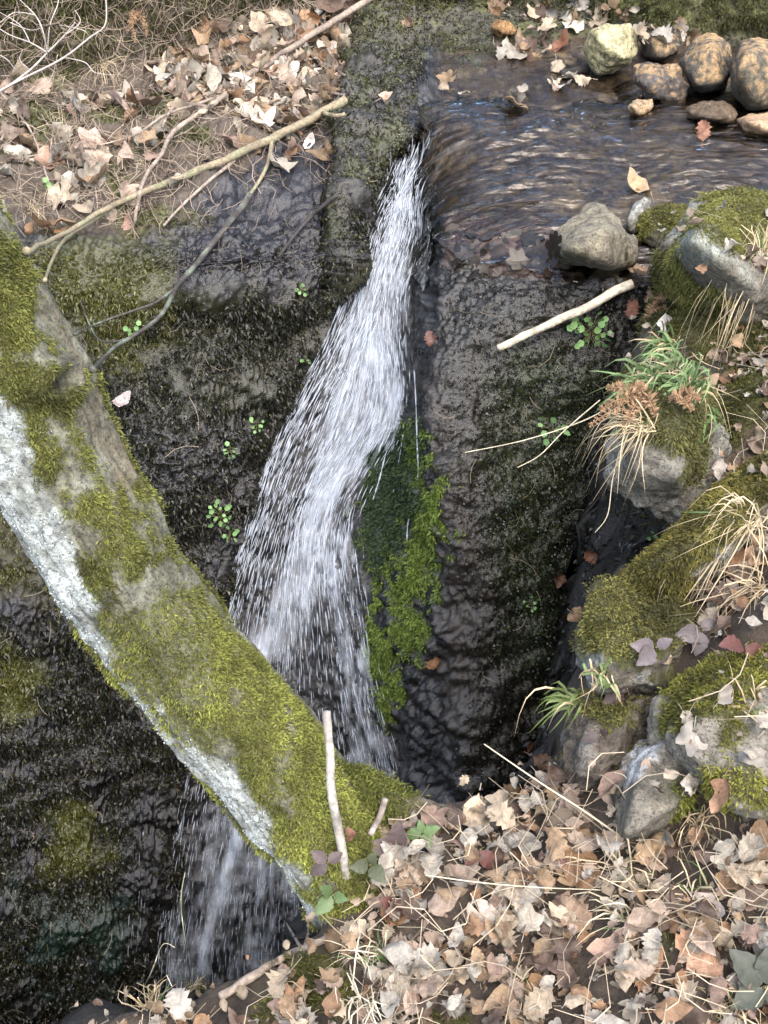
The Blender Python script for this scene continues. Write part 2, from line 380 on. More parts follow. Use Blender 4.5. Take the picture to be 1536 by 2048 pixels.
nz1 = fbm(P, 9, 4, 40); nz2 = fbm(P, 30, 3, 44); nz3 = fbm(P, 4, 3, 48)
wx = px+fbm(P, 14, 3, 60)*45; wy = py+fbm(P, 14, 3, 64)*45
def mixc(c, tgt, m): return c*(1-m[..., None])+np.asarray(tgt)*m[..., None]
C = np.zeros(P.shape)+np.array([.0165, .0160, .0150])
C = C*(1+.5*nz1[..., None])
rough = np.full(P.shape[:2], .30)+.10*nz1
# back wall
m = 1-sst(ROW['B']-.35, ROW['B']+.05, Vv+nz1*.15); C = mixc(C, (.050, .050, .018), m); C = mixc(C, (.075, .085, .022), m*sst(.05, .5, nz2+nz3)); rough = rough*(1-m)+.85*m
# left bank
m = bankm; C = mixc(C, (.066, .052, .038), m); rough = rough*(1-m)+.85*m
C = mixc(C, (.062, .066, .022), m*sst(-.1, .35, nz3+.5*nz1)*(px < 420))
wetb = pmask(wx, wy, [(310,480),(400,375),(540,285),(660,240),(690,420),(675,600),(420,600),(330,570)], 28)
C = mixc(C, (.016, .0155, .017), wetb); rough = rough*(1-wetb)+(.17+.1*nz2)*wetb
# left cliff moss colours under the tufts
mossL = pmask(wx, wy, [(80,520),(170,470),(330,500),(360,560),(640,590),(650,700),(600,760),(540,850),(280,850),(200,760)], 40)
C = mixc(C, (.026, .026, .011), mossL*.8)
moss_olive = pmask(wx, wy, [(60,510),(170,470),(320,500),(345,570),(300,700),(180,720)], 45)
C = mixc(C, (.060, .060, .018), moss_olive*.8)
slime = pmask(wx, wy, [(300,870),(420,850),(530,890),(520,1000),(420,980),(300,950)], 30)
rough -= slime*.12
# rib
m = sst(4.3, 4.8, U)*(1-sst(6.1, 6.7, U))*(1-sst(ROW['F']-.5, ROW['F'], Vv))*sst(ROW['B']-.1, ROW['B']+.2, Vv)
C = mixc(C, (.024, .022, .017), m); C = mixc(C, (.040, .043, .016), m*sst(.0, .4, nz1+.4*nz2)*.8); rough = rough*(1-m)+(.42+.12*nz2)*m
# stream bed
m = stream; C = mixc(C, (.055, .038, .022), m); C = mixc(C, (.115, .088, .050), m*sst(.15, .5, nz1+nz3*.5)*.8); C = mixc(C, (.024, .016, .011), m*sst(.0, .35, nz2-nz3*.5)); rough = rough*(1-m)+(.40)*m
far = pmask(wx, wy, [(700,-60),(1160,-60),(1180,60),(1000,100),(840,110),(720,90)], 35); C = mixc(C, (.045, .043, .030), far); C = mixc(C, (.065, .068, .025), far*sst(0, .4, nz2+nz1)); rough = rough*(1-far)+.7*far
film = pmask(wx, wy, [(900,450),(1120,430),(1130,540),(1240,560),(1000,565),(900,530)], 22); C = mixc(C, (.050, .030, .022), film); rough = rough*(1-film)+.16*film
# right face
rf = sst(9.6, 10.3, U)*sst(ROW['D']+.1, ROW['D']+.6, Vv)
C = mixc(C, (.0175, .0165, .0115), rf*.95); rough = rough*(1-rf)+(.22+.08*nz1)*rf
gr = pmask(wx, wy, [(1010,700),(1120,690),(1220,760),(1220,900),(1130,1000),(1120,1300),(1040,1380),(990,1150),(980,900)], 50)*rf
C = mixc(C, (.026, .034, .012), gr*.8)
top_wet = pmask(wx, wy, [(900,560),(1240,570),(1230,680),(1000,720),(930,900),(880,800)], 30); rough -= .08*top_wet
# ridge brown
rb = pmask(wx, wy, [(845,720),(885,720),(900,900),(960,1120),(965,1420),(890,1500),(885,1200),(870,1000)], 22); C = mixc(C, (.026, .020, .014), rb*.6); rough += .12*rb
# chute wall green
gw = pmask(wx, wy, [(836,860),(856,900),(878,960),(882,1070),(842,1190),(815,1290),(790,1400),(768,1420),(752,1260),(765,1180),(822,1090),(846,1000)], 26); gw = gw*sst(-.45, .2, nz1+.5*nz2); C = mixc(C, (.062, .095, .020), gw); rough = rough*(1-gw)+.6*gw
tg = pmask(wx, wy, [(715,900),(770,850),(830,850),(850,1000),(810,1080),(760,1150),(735,1080)], 18); C = mixc(C, (.018, .034, .018), tg); rough = rough*(1-tg)+.3*tg
# moss patches low on the left
y1 = pmask(wx, wy, [(-30,1290),(60,1300),(75,1400),(30,1450),(-30,1440)], 30)+pmask(wx, wy, [(100,1620),(180,1600),(205,1680),(180,1760),(110,1740)], 28)
C = mixc(C, (.055, .060, .014), np.clip(y1, 0, 1))
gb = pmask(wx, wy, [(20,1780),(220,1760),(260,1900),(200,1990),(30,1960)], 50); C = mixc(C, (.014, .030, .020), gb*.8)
lowbank = pmask(wx, wy, [(-80,560),(20,560),(60,1000),(90,1200),(-80,1200)], 40); C = mixc(C, (.055, .050, .022), lowbank*.8); rough = rough*(1-lowbank)+.7*lowbank
shal = pmask(wx, wy, [(845,90),(1000,80),(1170,120),(1280,190),(1300,230),(1000,210),(850,215)], 22); C = mixc(C, C*.55, shal); rough = rough*(1-shal)+.22*shal
wetall = np.clip(face+m*0, 0, 1)*(1-gw)
C = C*(1-.25*wetall[..., None])
C = np.clip(C, .004, 1); rough = np.clip(rough, .1, 1)
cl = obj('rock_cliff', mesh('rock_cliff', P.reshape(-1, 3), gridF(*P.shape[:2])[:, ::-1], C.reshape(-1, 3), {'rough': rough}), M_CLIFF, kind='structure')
cl['label'] = 'dark wet mossy rock cliff with a leafy ledge and stream bed'

# ------------------------------------------------------------------ near bank
EDGE_PX = [(-300,2200,-.35),(150,2060,-.13),(330,2000,-.11),(440,1975,-.10),(560,1915,-.08),(640,1830,-.05),(690,1740,-.02),(740,1650,-.01),(800,1605,0),(900,1600,0),(1000,1590,.0),(1100,1560,.01),
           (1125,1470,.02),(1150,1350,.04),(1180,1220,.06),(1260,1130,.08),(1370,1080,.10),(1420,1010,.09),(1400,960,.09),(1320,880,.07),(1290,740,.06),(1290,620,.05),(1310,560,.06),(1330,480,.07),(1350,415,.07),(1560,395,.08),(2000,380,.1),(2600,380,.1)]
edge = np.array([atZ(a, b, c) for a, b, c in EDGE_PX])
BASE_PX = EDGE_PX+[(768,2048,-.02),(1000,1800,.01),(1000,2040,0),(1300,1750,.04),(1536,2048,.05),(1536,1750,.10),(1330,1500,.08),(1536,1450,.19),(1400,1250,.17),(1536,1200,.27),(1536,1000,.27),(1450,900,.16),(1380,780,.12),(1536,780,.20),(1450,650,.14),(1536,560,.18),(1450,480,.12),(1700,1500,.3),(1800,1000,.42),(1800,600,.3),(500,2048,-.09),(2400,1000,.7),(2400,2000,.3)]
bp = np.array([atZ(a, b, c) for a, b, c in BASE_PX]+[[0, .2, .0], [.6, .2, .05], [-.6, .2, -.1], [0, -.6, .02], [1.2, 0, .2], [-1.0, -.5, -.1]])
gx, gy = np.meshgrid(np.arange(-1.3, 2.3, .0105), np.arange(-.8, 3.0, .0105))
num = 0; den = 0
for q in bp:
    wgt = 1/((gx-q[0])**2+(gy-q[1])**2+.004)**1.6; num = num+wgt*q[2]; den = den+wgt
gz = num/den
poly = np.vstack([edge[:, :2], [[4.0, edge[-1, 1]], [4, -3], [-3, -3], [-3, edge[0, 1]]]])
def sdist(x, y, poly):
    ins = np.zeros(x.shape, bool); dist = np.full(x.shape, 1e9)
    for k in range(len(poly)):
        a, b = poly[k], poly[(k+1) % len(poly)]
        ins ^= ((a[1] > y) != (b[1] > y)) & (x < (b[0]-a[0])*(y-a[1])/((b[1]-a[1]) or 1e-9)+a[0])
        e = b-a; t = np.clip(((x-a[0])*e[0]+(y-a[1])*e[1])/(e@e), 0, 1)
        dist = np.minimum(dist, np.hypot(x-a[0]-t*e[0], y-a[1]-t*e[1]))
    return np.where(ins, dist, -dist)
sdv = sdist(gx, gy, poly)
G3 = np.stack([gx, gy, gz], -1)
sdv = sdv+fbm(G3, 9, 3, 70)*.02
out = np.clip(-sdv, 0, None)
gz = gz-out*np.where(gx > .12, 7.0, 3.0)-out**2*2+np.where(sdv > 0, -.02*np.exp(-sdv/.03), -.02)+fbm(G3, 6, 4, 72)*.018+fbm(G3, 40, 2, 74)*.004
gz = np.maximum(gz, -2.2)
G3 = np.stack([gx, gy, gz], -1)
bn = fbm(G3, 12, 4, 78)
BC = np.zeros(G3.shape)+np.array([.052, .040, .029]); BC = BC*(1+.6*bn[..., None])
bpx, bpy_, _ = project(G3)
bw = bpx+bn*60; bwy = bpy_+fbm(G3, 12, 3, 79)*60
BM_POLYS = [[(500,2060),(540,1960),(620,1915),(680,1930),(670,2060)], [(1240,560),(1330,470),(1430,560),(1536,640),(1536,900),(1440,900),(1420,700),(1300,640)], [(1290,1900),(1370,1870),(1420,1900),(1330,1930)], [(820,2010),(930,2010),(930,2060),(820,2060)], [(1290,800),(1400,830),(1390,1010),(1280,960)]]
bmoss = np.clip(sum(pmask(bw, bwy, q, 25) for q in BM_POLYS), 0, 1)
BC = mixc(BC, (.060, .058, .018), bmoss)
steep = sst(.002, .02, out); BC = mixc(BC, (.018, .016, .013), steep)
FQ = gridF(*gx.shape); keep = (sdv.ravel()[FQ].min(1) > -.75); FQ = FQ[keep]
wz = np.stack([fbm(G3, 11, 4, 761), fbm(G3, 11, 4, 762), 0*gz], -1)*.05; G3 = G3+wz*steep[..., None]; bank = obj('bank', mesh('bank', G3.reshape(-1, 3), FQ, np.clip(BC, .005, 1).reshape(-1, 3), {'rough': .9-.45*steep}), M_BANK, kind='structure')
bank['label'] = 'near bank of brown soil under dead leaves'

# ------------------------------------------------------------------ ray casting for placing things
def refresh():
    global DG
    bpy.context.view_layer.update(); DG = bpy.context.evaluated_depsgraph_get()
refresh()
def hit(x, y):
    d = ray(float(x), float(y)); d = d/np.linalg.norm(d)
    ok, loc, nr, _, o, _ = SC.ray_cast(DG, Vector(CAM), Vector(d))
    if not ok: return None
    nr = np.array(nr); loc = np.array(loc)
    if nr@(CAM-loc) < 0: nr = -nr
    return loc, nr
def depth_of(p):
    return project(np.asarray(p))[2]

# ------------------------------------------------------------------ rocks
_ico = {}
def ico(s):
    if s not in _ico:
        b = bmesh.new(); bmesh.ops.create_icosphere(b, subdivisions=s, radius=1)
        b.verts.ensure_lookup_table()
        _ico[s] = (np.array([v.co[:] for v in b.verts]), np.array([[v.index for v in f.verts] for f in b.faces])); b.free()
    return _ico[s]
def hull_planes(pts):
    b = bmesh.new()
    for q in pts: b.verts.new(q)
    r = bmesh.ops.convex_hull(b, input=b.verts)
    b.normal_update()
    pl = np.array([list(f.normal)+[f.normal.dot(f.verts[0].co)] for f in b.faces if f.calc_area() > 1e-9])
    b.free()
    c = pts.mean(0)
    d = pl[:, 3]-pl[:, :3]@c
    s = np.where(d < 0, -1, 1)[:, None]
    return pl[:, :3]*s, np.maximum(np.abs(d), .004), c
SURF = {}
def rock(name, label, outline, dep, thick, colfn, seed, sub=5, p=40, nz=(.006, .003), front=.62, group=None, rough=.8, lean=0.0, category='rock', bottom=0.0):
    """dep: camera-axis distance of the silhouette plane"""
    r = np.random.default_rng(seed)
    oc = np.mean(np.array(outline, float), 0)
    pts = []
    for (x, y) in outline:
        dl = dep+lean*(y-oc[1])/FPX*dep
        pts.append(atD(x, y, dl))
        for sgn, k in ((-1, front), (1, .75)):
            if sub <= 5 and r.uniform() < .5: continue
            kk = k*(1+.24*r.normal())
            q = oc+(np.array([x, y])-oc)*np.clip(kk, .3, .9)
            pts.append(atD(q[0], q[1], dl+sgn*thick*.5*(1+.25*r.normal())))
    pts = np.array(pts)
    pn, ph, c = hull_planes(pts)
    D, F = ico(sub)
    dn = np.clip(D@pn.T, 1e-6, None)/ph[None]
    rr = (dn**p).sum(1)**(-1/p)
    V = c+D*rr[:, None]
    sc_ = float(np.median(rr))
    V = V+D*(fbm(V, .9/sc_, 3, seed)*nz[0]*1.9+fbm(V, 3.5/sc_, 3, seed+5)*nz[0]*.55+fbm(V, 60, 3, seed+3)*nz[1])[:, None]
    e1 = V[F[:, 1]]-V[F[:, 0]]; e2 = V[F[:, 2]]-V[F[:, 0]]; fn = np.cross(e1, e2)
    vn = np.zeros_like(V)
    for k in range(3): np.add.at(vn, F[:, k], fn)
    vn = nrm(vn)
    col, rg = colfn(V, vn, seed)
    rgh = np.full(len(V), rough) if rg is None else rg
    o = obj(name, mesh(name, V-c, F, np.clip(col, .004, 1), {'rough': rgh}), M_ROCK)
    o.location = c; tag(o, label, category, group)
    SURF[o.name] = (V, F, vn, c)
    return o

def c_plain(base, spots=None, sm=.5, dark=None):
    def f(V, n, s):
        c = np.zeros(V.shape)+np.array(base)
        a = fbm(V, 16, 4, s); b = fbm(V, 70, 3, s+4)
        c = c*(1+.45*a[:, None]+.25*b[:, None])
        if dark is not None: c = mixc(c, dark, sst(.05, .45, a+.3*b-.4*n[:, 2]))
        if spots is not None: c = mixc(c, spots, sst(.45-sm, .75-sm, b+.6*a+.6*n[:, 2]-.25))
        return c, None
    return f
def c_lichen(base, lich, moss=None, lm=.4):
    def f(V, n, s):
        a = fbm(V, 11, 4, s); b = fbm(V, 34, 4, s+4)
        c = np.zeros(V.shape)+np.array(base); c = c*(1+.4*a[:, None]+.3*b[:, None])
        c = mixc(c, lich, sst(lm-.1, lm+.15, a+.5*b)*.8)
        if moss is not None: c = mixc(c, moss, sst(.25, .6, n[:, 2]+.5*a))
        return c, None
    return f
MOSSC = (.060, .062, .017)
def H(x, y, default=2.0):
    h = hit(x, y); return depth_of(h[0]) if h else default

# stones along the far side of the stream
rock('stone', 'pale yellow angular boulder standing at the far edge of the stream', [(1170,95),(1178,60),(1205,48),(1265,42),(1276,75),(1276,110),(1262,128),(1205,155),(1180,145)], H(1215,140)-.06, .2, c_plain((.34,.31,.16),(.42,.38,.22),.55,(.10,.095,.05)), 101, nz=(.006,.002), p=30)
OR = (.31, .21, .105)
rock('stone', 'dark flat stone with rusty left end just right of the yellow boulder', [(1275,75),(1295,62),(1350,66),(1368,82),(1360,108),(1320,125),(1285,112)], H(1320,110)-.03, .16, c_plain((.075,.062,.045), OR, .28), 102, 4)
rock('stone', 'glossy dark stone topped with orange crust, below the flat dark stone', [(1270,140),(1300,122),(1350,132),(1385,172),(1372,205),(1330,212),(1290,195),(1268,165)], H(1325,200)-.04, .18, c_plain((.10,.085,.075), OR, .36), 103, rough=.35, nz=(.008,.004))
rock('stone', 'rounded dark grey stone with orange crumbs, second from the right frame edge', [(1355,120),(1385,78),(1425,66),(1460,90),(1470,130),(1455,180),(1425,192),(1385,178)], H(1420,185)-.05, .22, c_plain((.085,.078,.062), OR, .40), 104, nz=(.005,.003), p=34)
rock('stone', 'tall orange-crusted stone cut by the right frame edge', [(1462,140),(1480,85),(1520,75),(1600,90),(1610,180),(1560,222),(1490,222),(1465,195)], H(1500,215)-.06, .25, c_plain((.10,.088,.062), OR, .50), 105, nz=(.005,.003), p=34)
rock('stone', 'small tan stone at the water below the orange-crusted stones', [(1258,212),(1275,198),(1310,194),(1308,215),(1288,238),(1262,232)], H(1285,230)-.01, .09, c_plain((.38,.26,.14),(.42,.32,.2),.5), 106, 4, nz=(.004,.002))
rock('stone', 'low brown wet stone beneath the tall orange-crusted stone', [(1370,215),(1405,198),(1455,200),(1478,225),(1465,245),(1400,248),(1372,238)], H(1420,240)-.01, .14, c_plain((.12,.085,.05)), 107, 4, rough=.35, nz=(.008,.003))
rock('stone', 'tan flat stone at the water by the right frame edge', [(1475,240),(1500,226),(1580,228),(1600,262),(1560,276),(1490,272)], H(1510,262)-.01, .14, c_plain((.36,.25,.15)), 108, 4, rough=.5, nz=(.006,.002))
rock('stone', 'small rusty orange stone among leaves at the far bank', [(980,55),(995,40),(1020,42),(1026,60),(1010,74),(985,70)], H(1003,68)-.02, .08, c_plain((.26,.15,.06)), 109, 4, nz=(.006,.003))
# near side
rock('boulder', 'grey brown angular boulder sitting at the near edge of the stream', [(1104,500),(1112,470),(1140,445),(1172,412),(1195,408),(1235,440),(1278,480),(1276,520),(1245,545),(1195,548),(1130,528),(1106,518)], H(1190,530)-.05, .26, c_plain((.165,.145,.105),(.21,.19,.13),.45,(.085,.078,.045)), 110, 5, nz=(.008,.003), p=22, lean=-.1)
rock('stone', 'narrow grey slab leaning behind the angular boulder', [(1248,440),(1268,405),(1292,392),(1305,402),(1290,440),(1270,470),(1252,455)], H(1275,455)-.02, .09, c_lichen((.19,.18,.15),(.30,.31,.27)), 111, 4, nz=(.004,.002))
B = {}
B['s1'] = rock('boulder', 'small moss-capped stone wedged between grey slab and lichen boulder', [(1280,430),(1320,412),(1380,418),(1400,440),(1370,500),(1300,500),(1278,470)], H(1330,495)-.0, .2, c_lichen((.14,.125,.085),(.2,.19,.13),MOSSC), 112, 5)
B['s2'] = rock('boulder', 'big mossy boulder with pale lichen face beside the stream', [(1310,500),(1350,440),(1385,395),(1440,380),(1560,395),(1640,520),(1600,660),(1480,690),(1380,650),(1320,580)], 2.62, .5, c_lichen((.17,.155,.12),(.21,.215,.175),None,.3), 113, 6, nz=(.014,.006), p=12)
B['s3'] = rock('boulder', 'overhanging dark grey boulder with hanging moss above the black gully', [(1218,840),(1250,760),(1330,715),(1420,750),(1440,900),(1410,1010),(1392,1062),(1345,1048),(1262,1010),(1226,970)], 2.06, .40, c_lichen((.17,.16,.13),(.24,.235,.20),None,.3), 114, 6, nz=(.016,.006), p=14)
B['s4'] = rock('boulder', 'mossy rock shoulder with a pale left edge above the gully rim', [(1146,1310),(1180,1188),(1260,1160),(1360,1170),(1430,1240),(1400,1350),(1290,1410),(1180,1390)], 1.84, .24, c_lichen((.15,.135,.105),(.30,.32,.30),MOSSC,.3), 115, 6, nz=(.014,.005), p=14, lean=-.4)
B['s8'] = rock('boulder', 'long moss-covered rock crest running up to the right frame edge', [(1215,1180),(1320,1085),(1395,1015),(1480,935),(1600,850),(1680,930),(1560,1000),(1450,1090),(1390,1190),(1290,1230)], 1.93, .24, c_lichen((.14,.125,.095),(.22,.22,.2),MOSSC,.3), 119, 6, nz=(.014,.005), p=12, lean=-.2)
B['s5'] = rock('boulder', 'grey rock with a chalky white lichen face on the near bank', [(1212,1650),(1220,1560),(1270,1480),(1330,1435),(1400,1430),(1440,1520),(1420,1640),(1330,1700),(1230,1700)], 1.735, .24, c_lichen((.17,.155,.12),(.22,.21,.18),None,.30), 126, 6, nz=(.008,.005), p=30, lean=-.2)
B['s6'] = rock('boulder', 'moss-streaked grey boulder at the right frame edge', [(1290,1450),(1330,1370),(1430,1300),(1540,1240),(1700,1230),(1720,1500),(1640,1640),(1480,1660),(1390,1600),(1330,1530)], 1.70, .26, c_lichen((.20,.185,.15),(.23,.215,.17),None,.3), 117, 6, nz=(.014,.006), p=14, lean=-.5)
B['s7'] = rock('boulder', 'earthy brown rock under the mossy shoulder at the gully rim', [(1100,1550),(1125,1450),(1160,1370),(1240,1350),(1340,1390),(1300,1520),(1230,1620),(1140,1600)], 1.815, .22, c_lichen((.12,.10,.075),(.19,.18,.155),None,.3), 118, 6, nz=(.018,.007), p=12, lean=-.4)
refresh()

# ------------------------------------------------------------------ stream water
uu = spread([14]+[16, 18, 18, 26, 50, 50, 50, 80, 30])+6.0; vv2 = spread([40, 110, 60, 16])+ROW['B2']; vv2 = vv2[vv2 < ROW['E']+.75]
# finer lip
wu, wv_ = np.meshgrid(uu[uu < NC-1.01], vv2)
W0 = NET_P(wu, wv_); WN = NET_N(wu, wv_); WN = WN*np.sign((WN*(CAM-W0)).sum(-1))[..., None]
piv = atZ(945, 520, .05)
dx_, dy_ = W0[..., 0]-piv[0], W0[..., 1]-piv[1]
rad_ = np.where(dx_ > 0, dy_, np.hypot(dx_, np.maximum(dy_, 0))+np.minimum(dy_, 0)*0)
ang_ = np.where(dx_ > 0, dx_, -np.arctan2(-dx_, np.maximum(dy_, 1e-3))*.30)
Q = np.stack([ang_*8, rad_*26, W0[..., 2]*4], -1); Q2 = np.stack([ang_*18, rad_*52, W0[..., 2]*4], -1)
warp = fbm(W0, 5, 2, 81)
rip = noise(Q+warp[..., None]*1.2, 1, 82)*.011+noise(Q2+warp[..., None]*2, 1, 83)*.0050+noise(W0, 60, 84)*.0010
fast = sst(150, 280, project(W0)[1])
hgt = .020+rip*(.30+.70*fast)
sh = project(W0)
# where the sheet runs out towards the bank it sinks below the bed
hgt = hgt-.045*(1-sst(165, 225, sh[1]+warp*50+(sh[0]-900)*.02))-.013*sst(430, 500, sh[1]+warp*40)*sst(880, 940, sh[0])
W = W0+WN*hgt[..., None]
sq = gridF(*wu.shape)[:, ::-1]; sq = sq[((wu < 9.2) | (wv_ < ROW['D']+.35+.25*warp)).ravel()[sq].all(1)]
stream_o = obj('stream', mesh('stream', W.reshape(-1, 3), sq, uv=np.stack([ang_, rad_], -1).reshape(-1, 2)), M_WATER, kind='structure')
stream_o['label'] = 'clear rippling stream sliding over the brown rock bed to the lip'

# ------------------------------------------------------------------ waterfall: streaked sheet, strands and drops
uw = np.linspace(5.75, 8.12, 120); vw = np.linspace(ROW['D']-.25, ROW['L']+.6, 420)
fu, fv = np.meshgrid(uw, vw)
F0 = NET_P(fu, fv); FN = NET_N(fu, fv); FN = FN*np.sign((FN*(CAM-F0)).sum(-1))[..., None]
seg = np.linalg.norm(np.diff(F0, axis=0), axis=-1).mean(1); arc = np.concatenate([[0], np.cumsum(seg)])
fx, fy, _ = project(F0)
def wdens(x, y):
    """how full of white water each place of the fall is"""
    core = pmask(x, y, [(818,262),(845,300),(850,420),(838,520),(826,640),(836,780),(818,880),(752,925),(718,985),(708,1070),(692,1150),(640,1250),(570,1340),(480,1330),(538,1180),(588,1040),(612,900),(636,800),(668,680),(692,590),(740,470),(780,360)], 42)
    mid_ = pmask(x, y, [(800,270),(838,250),(866,420),(830,700),(835,870),(760,920),(730,1080),(750,1250),(790,1420),(812,1560),(700,1560),(640,1480),(560,1400),(420,1290),(485,1130),(550,960),(590,800),(650,640),(720,460)], 30)
    right = pmask(x, y, [(700,1060),(725,1070),(745,1200),(770,1350),(812,1540),(815,1620),(700,1620),(690,1350),(680,1180)], 18)
    thin = pmask(x, y, [(455,1000),(530,850),(590,720),(620,760),(560,1000),(500,1150),(450,1260),(400,1200)], 40)
    low = pmask(x, y, [(400,1560),(660,1640),(640,1900),(600,2060),(300,2060),(330,1800)], 40)
    stk = pmask(x, y, [(470,1640),(492,1640),(460,1760),(425,1850),(400,1960),(385,1960),(420,1800)], 12)
    fade = .62+.38*sst(265, 430, y)
    return fade*np.clip((.46*core+.33*mid_)+.32*right+.30*thin+.60*low+.32*stk, 0, 1.1)
dn_ = wdens(fx, fy)*(1-.55*pmask(fx, fy, [(380,1200),(455,1000),(530,850),(590,740),(600,800),(560,960),(520,1100),(470,1260),(430,1330)], 45))
lump = fbm(np.stack([fu*7, arc[:, None]*11*np.ones_like(fu), 0*fu], -1), 1, 4, 90)*1.5
edgef = sst(5.75, 5.95, fu)*(1-sst(7.97, 8.12, fu))
uvw = np.stack([fu/8, arc[:, None]*np.ones_like(fu)], -1).reshape(-1, 2)
for kx in range(3):
    off = .014+.012*kx+.010*kx*np.clip(dn_, 0, 1)+lump*.018*dn_
    FW = F0+FN*off[..., None]
    me = mesh('waterfall', FW.reshape(-1, 3), gridF(*fu.shape)[:, ::-1], None, {'dens': dn_*.62*edgef-.4*(1-edgef)-.02*kx}, uv=uvw)
    if kx == 0:
        fall = obj('waterfall', me, M_FOAM[0], kind='structure')
        fall['label'] = 'white water falling down the mossy rock chute and spreading out'
    else: obj('veil', me, M_FOAM[kx], fall)
def strands(name, n, lo, hi, r0, r1, lift, mask_pow, drop=False, seed=1):
    r = np.random.default_rng(seed)
    u = r.uniform(5.2, 8.1, n*8); v = r.uniform(ROW['D']+.0, ROW['L']+.4, n*8)
    p = NET_P(u, v); x, y, _ = project(p)
    d = wdens(x+r.normal(0, 10, len(x)), y)
    ok = (r.uniform(size=len(u)) < d**mask_pow*(.35+.65*sst(330, 480, y))) & (y > 285)
    u, v = u[ok][:n], v[ok][:n]; n = len(u)
    L = r.uniform(lo, hi, n); rr = r.uniform(r0, r1, n)
    lf = lift[0]+(lift[1]-lift[0])*r.uniform(size=n)**2
    du = r.normal(0, .006, n)
    K = 5
    # step in v that gives the wanted length
    dP = np.linalg.norm(NET_P(u, v+.05)-NET_P(u, v-.05), axis=-1)/.1
    dvv = L/np.maximum(dP, .05)
    pts = []
    for k in range(K):
        vk = v+dvv*(k/(K-1)-.5); uk = u+du*(k/(K-1)-.5)
        pk = NET_P(uk, vk); nk = NET_N(uk, vk); nk = nk*np.sign((nk*(CAM-pk)).sum(-1))[..., None]
        pts.append(pk+nk*lf[:, None])
    pts = np.stack(pts, 1)                                    # n,K,3
    T = nrm(pts[:, -1]-pts[:, 0]); A = nrm(np.cross(T, np.array([.3, -.9, .2]))); Bv = np.cross(T, A)
    prof = np.array([.12, .8, 1, .75, .1])
    th = np.arange(3)*2*np.pi/3
    ringd = A[:, None]*np.cos(th)[None, :, None]+Bv[:, None]*np.sin(th)[None, :, None]
    V = pts[:, :, None]+ringd[:, None]*(rr[:, None]*prof[None])[..., None, None]   # n,K,3,3
    base = np.arange(n)[:, None]*K*3
    f = gridF(K, 3, True); F = (base[:, :, None]+f[None]).reshape(-1, 4)
    o = obj(name, mesh(name, V.reshape(-1, 3), F), M_STRAND, fall, kind='stuff')
    return o
strands('strands', 3600, .012, .055, .0004, .0012, (.02, .085), .8, seed=11)
strands('drops', 2600, .006, .040, .0004, .0013, (.03, .13), .35, seed=13)
# two thin threads running down the green chute wall
def thread(poly, r, nm='thread'):
    q = [hit(a, b) for a, b in poly]; q = np.array([h[0]+h[1]*.008 for h in q if h])
    q = catmull(q, 26); V, F = tube(q, r*(1+.5*np.sin(np.arange(26)*1.7)), 5)
    obj(nm, mesh(nm, V, F), M_STRAND, fall)
thread([(832,740),(835,800),(838,880),(835,960),(822,1040),(816,1080)], .0014)
thread([(790,880),(775,900),(757,960),(748,1000)], .0014)
thread([(812,870),(800,930),(792,985)], .0011)
# ------------------------------------------------------------------ moss tufts
def tufts(name, P, Nn, L, wd, k, col, mat, parent=None, grav=.25, spread_=.8, seed=0, bend=True):
    r = np.random.default_rng(seed); n = len(P)
    P = np.repeat(P, k, 0); Nn = np.repeat(Nn, k, 0); col = np.repeat(col, k, 0); L = np.repeat(np.broadcast_to(L, n), k)*r.uniform(.6, 1.25, n*k)
    d = nrm(Nn+r.normal(size=P.shape)*spread_+np.array([0, 0, -grav]))
    s = nrm(np.cross(d, r.normal(size=P.shape)))
    w_ = (wd*r.uniform(.7, 1.3, n*k))[:, None]
    P = P+r.normal(size=P.shape)*(L*.3)[:, None]
    tip = P+d*L[:, None]+np.array([0, 0, -1.0])*(L*grav*.6)[:, None]
    midp = P+d*(L*.55)[:, None]
    V = np.stack([P-s*w_*.6, midp-s*w_, tip, midp+s*w_], 1).reshape(-1, 3)
    F = np.arange(len(P)*4).reshape(-1, 4)
    c = np.repeat(col*r.uniform(.65, 1.35, (n*k, 1)), 4, 0).reshape(-1, 4, 3); c[:, 0] *= .8; c[:, 2] *= 1.08
    me = mesh(name, V, F, np.clip(c.reshape(-1, 3), .003, 1), smooth=False)
    if parent is not None and parent.type == 'MESH' and parent.location.length > 0:
        me.transform(Matrix.Translation(-parent.location))
    return obj(name, me, mat, parent, kind='stuff')
def sample_tri(V, F, dens, n, seed):
    r = np.random.default_rng(seed)
    a = np.linalg.norm(np.cross(V[F[:, 1]]-V[F[:, 0]], V[F[:, 2]]-V[F[:, 0]]), axis=1)*.5*dens[F].mean(1)
    t = np.searchsorted(np.cumsum(a)/a.sum(), r.uniform(size=n)); t = np.clip(t, 0, len(F)-1)
    b = r.dirichlet((1, 1, 1), n)
    return (V[F[t]]*b[..., None]).sum(1), t

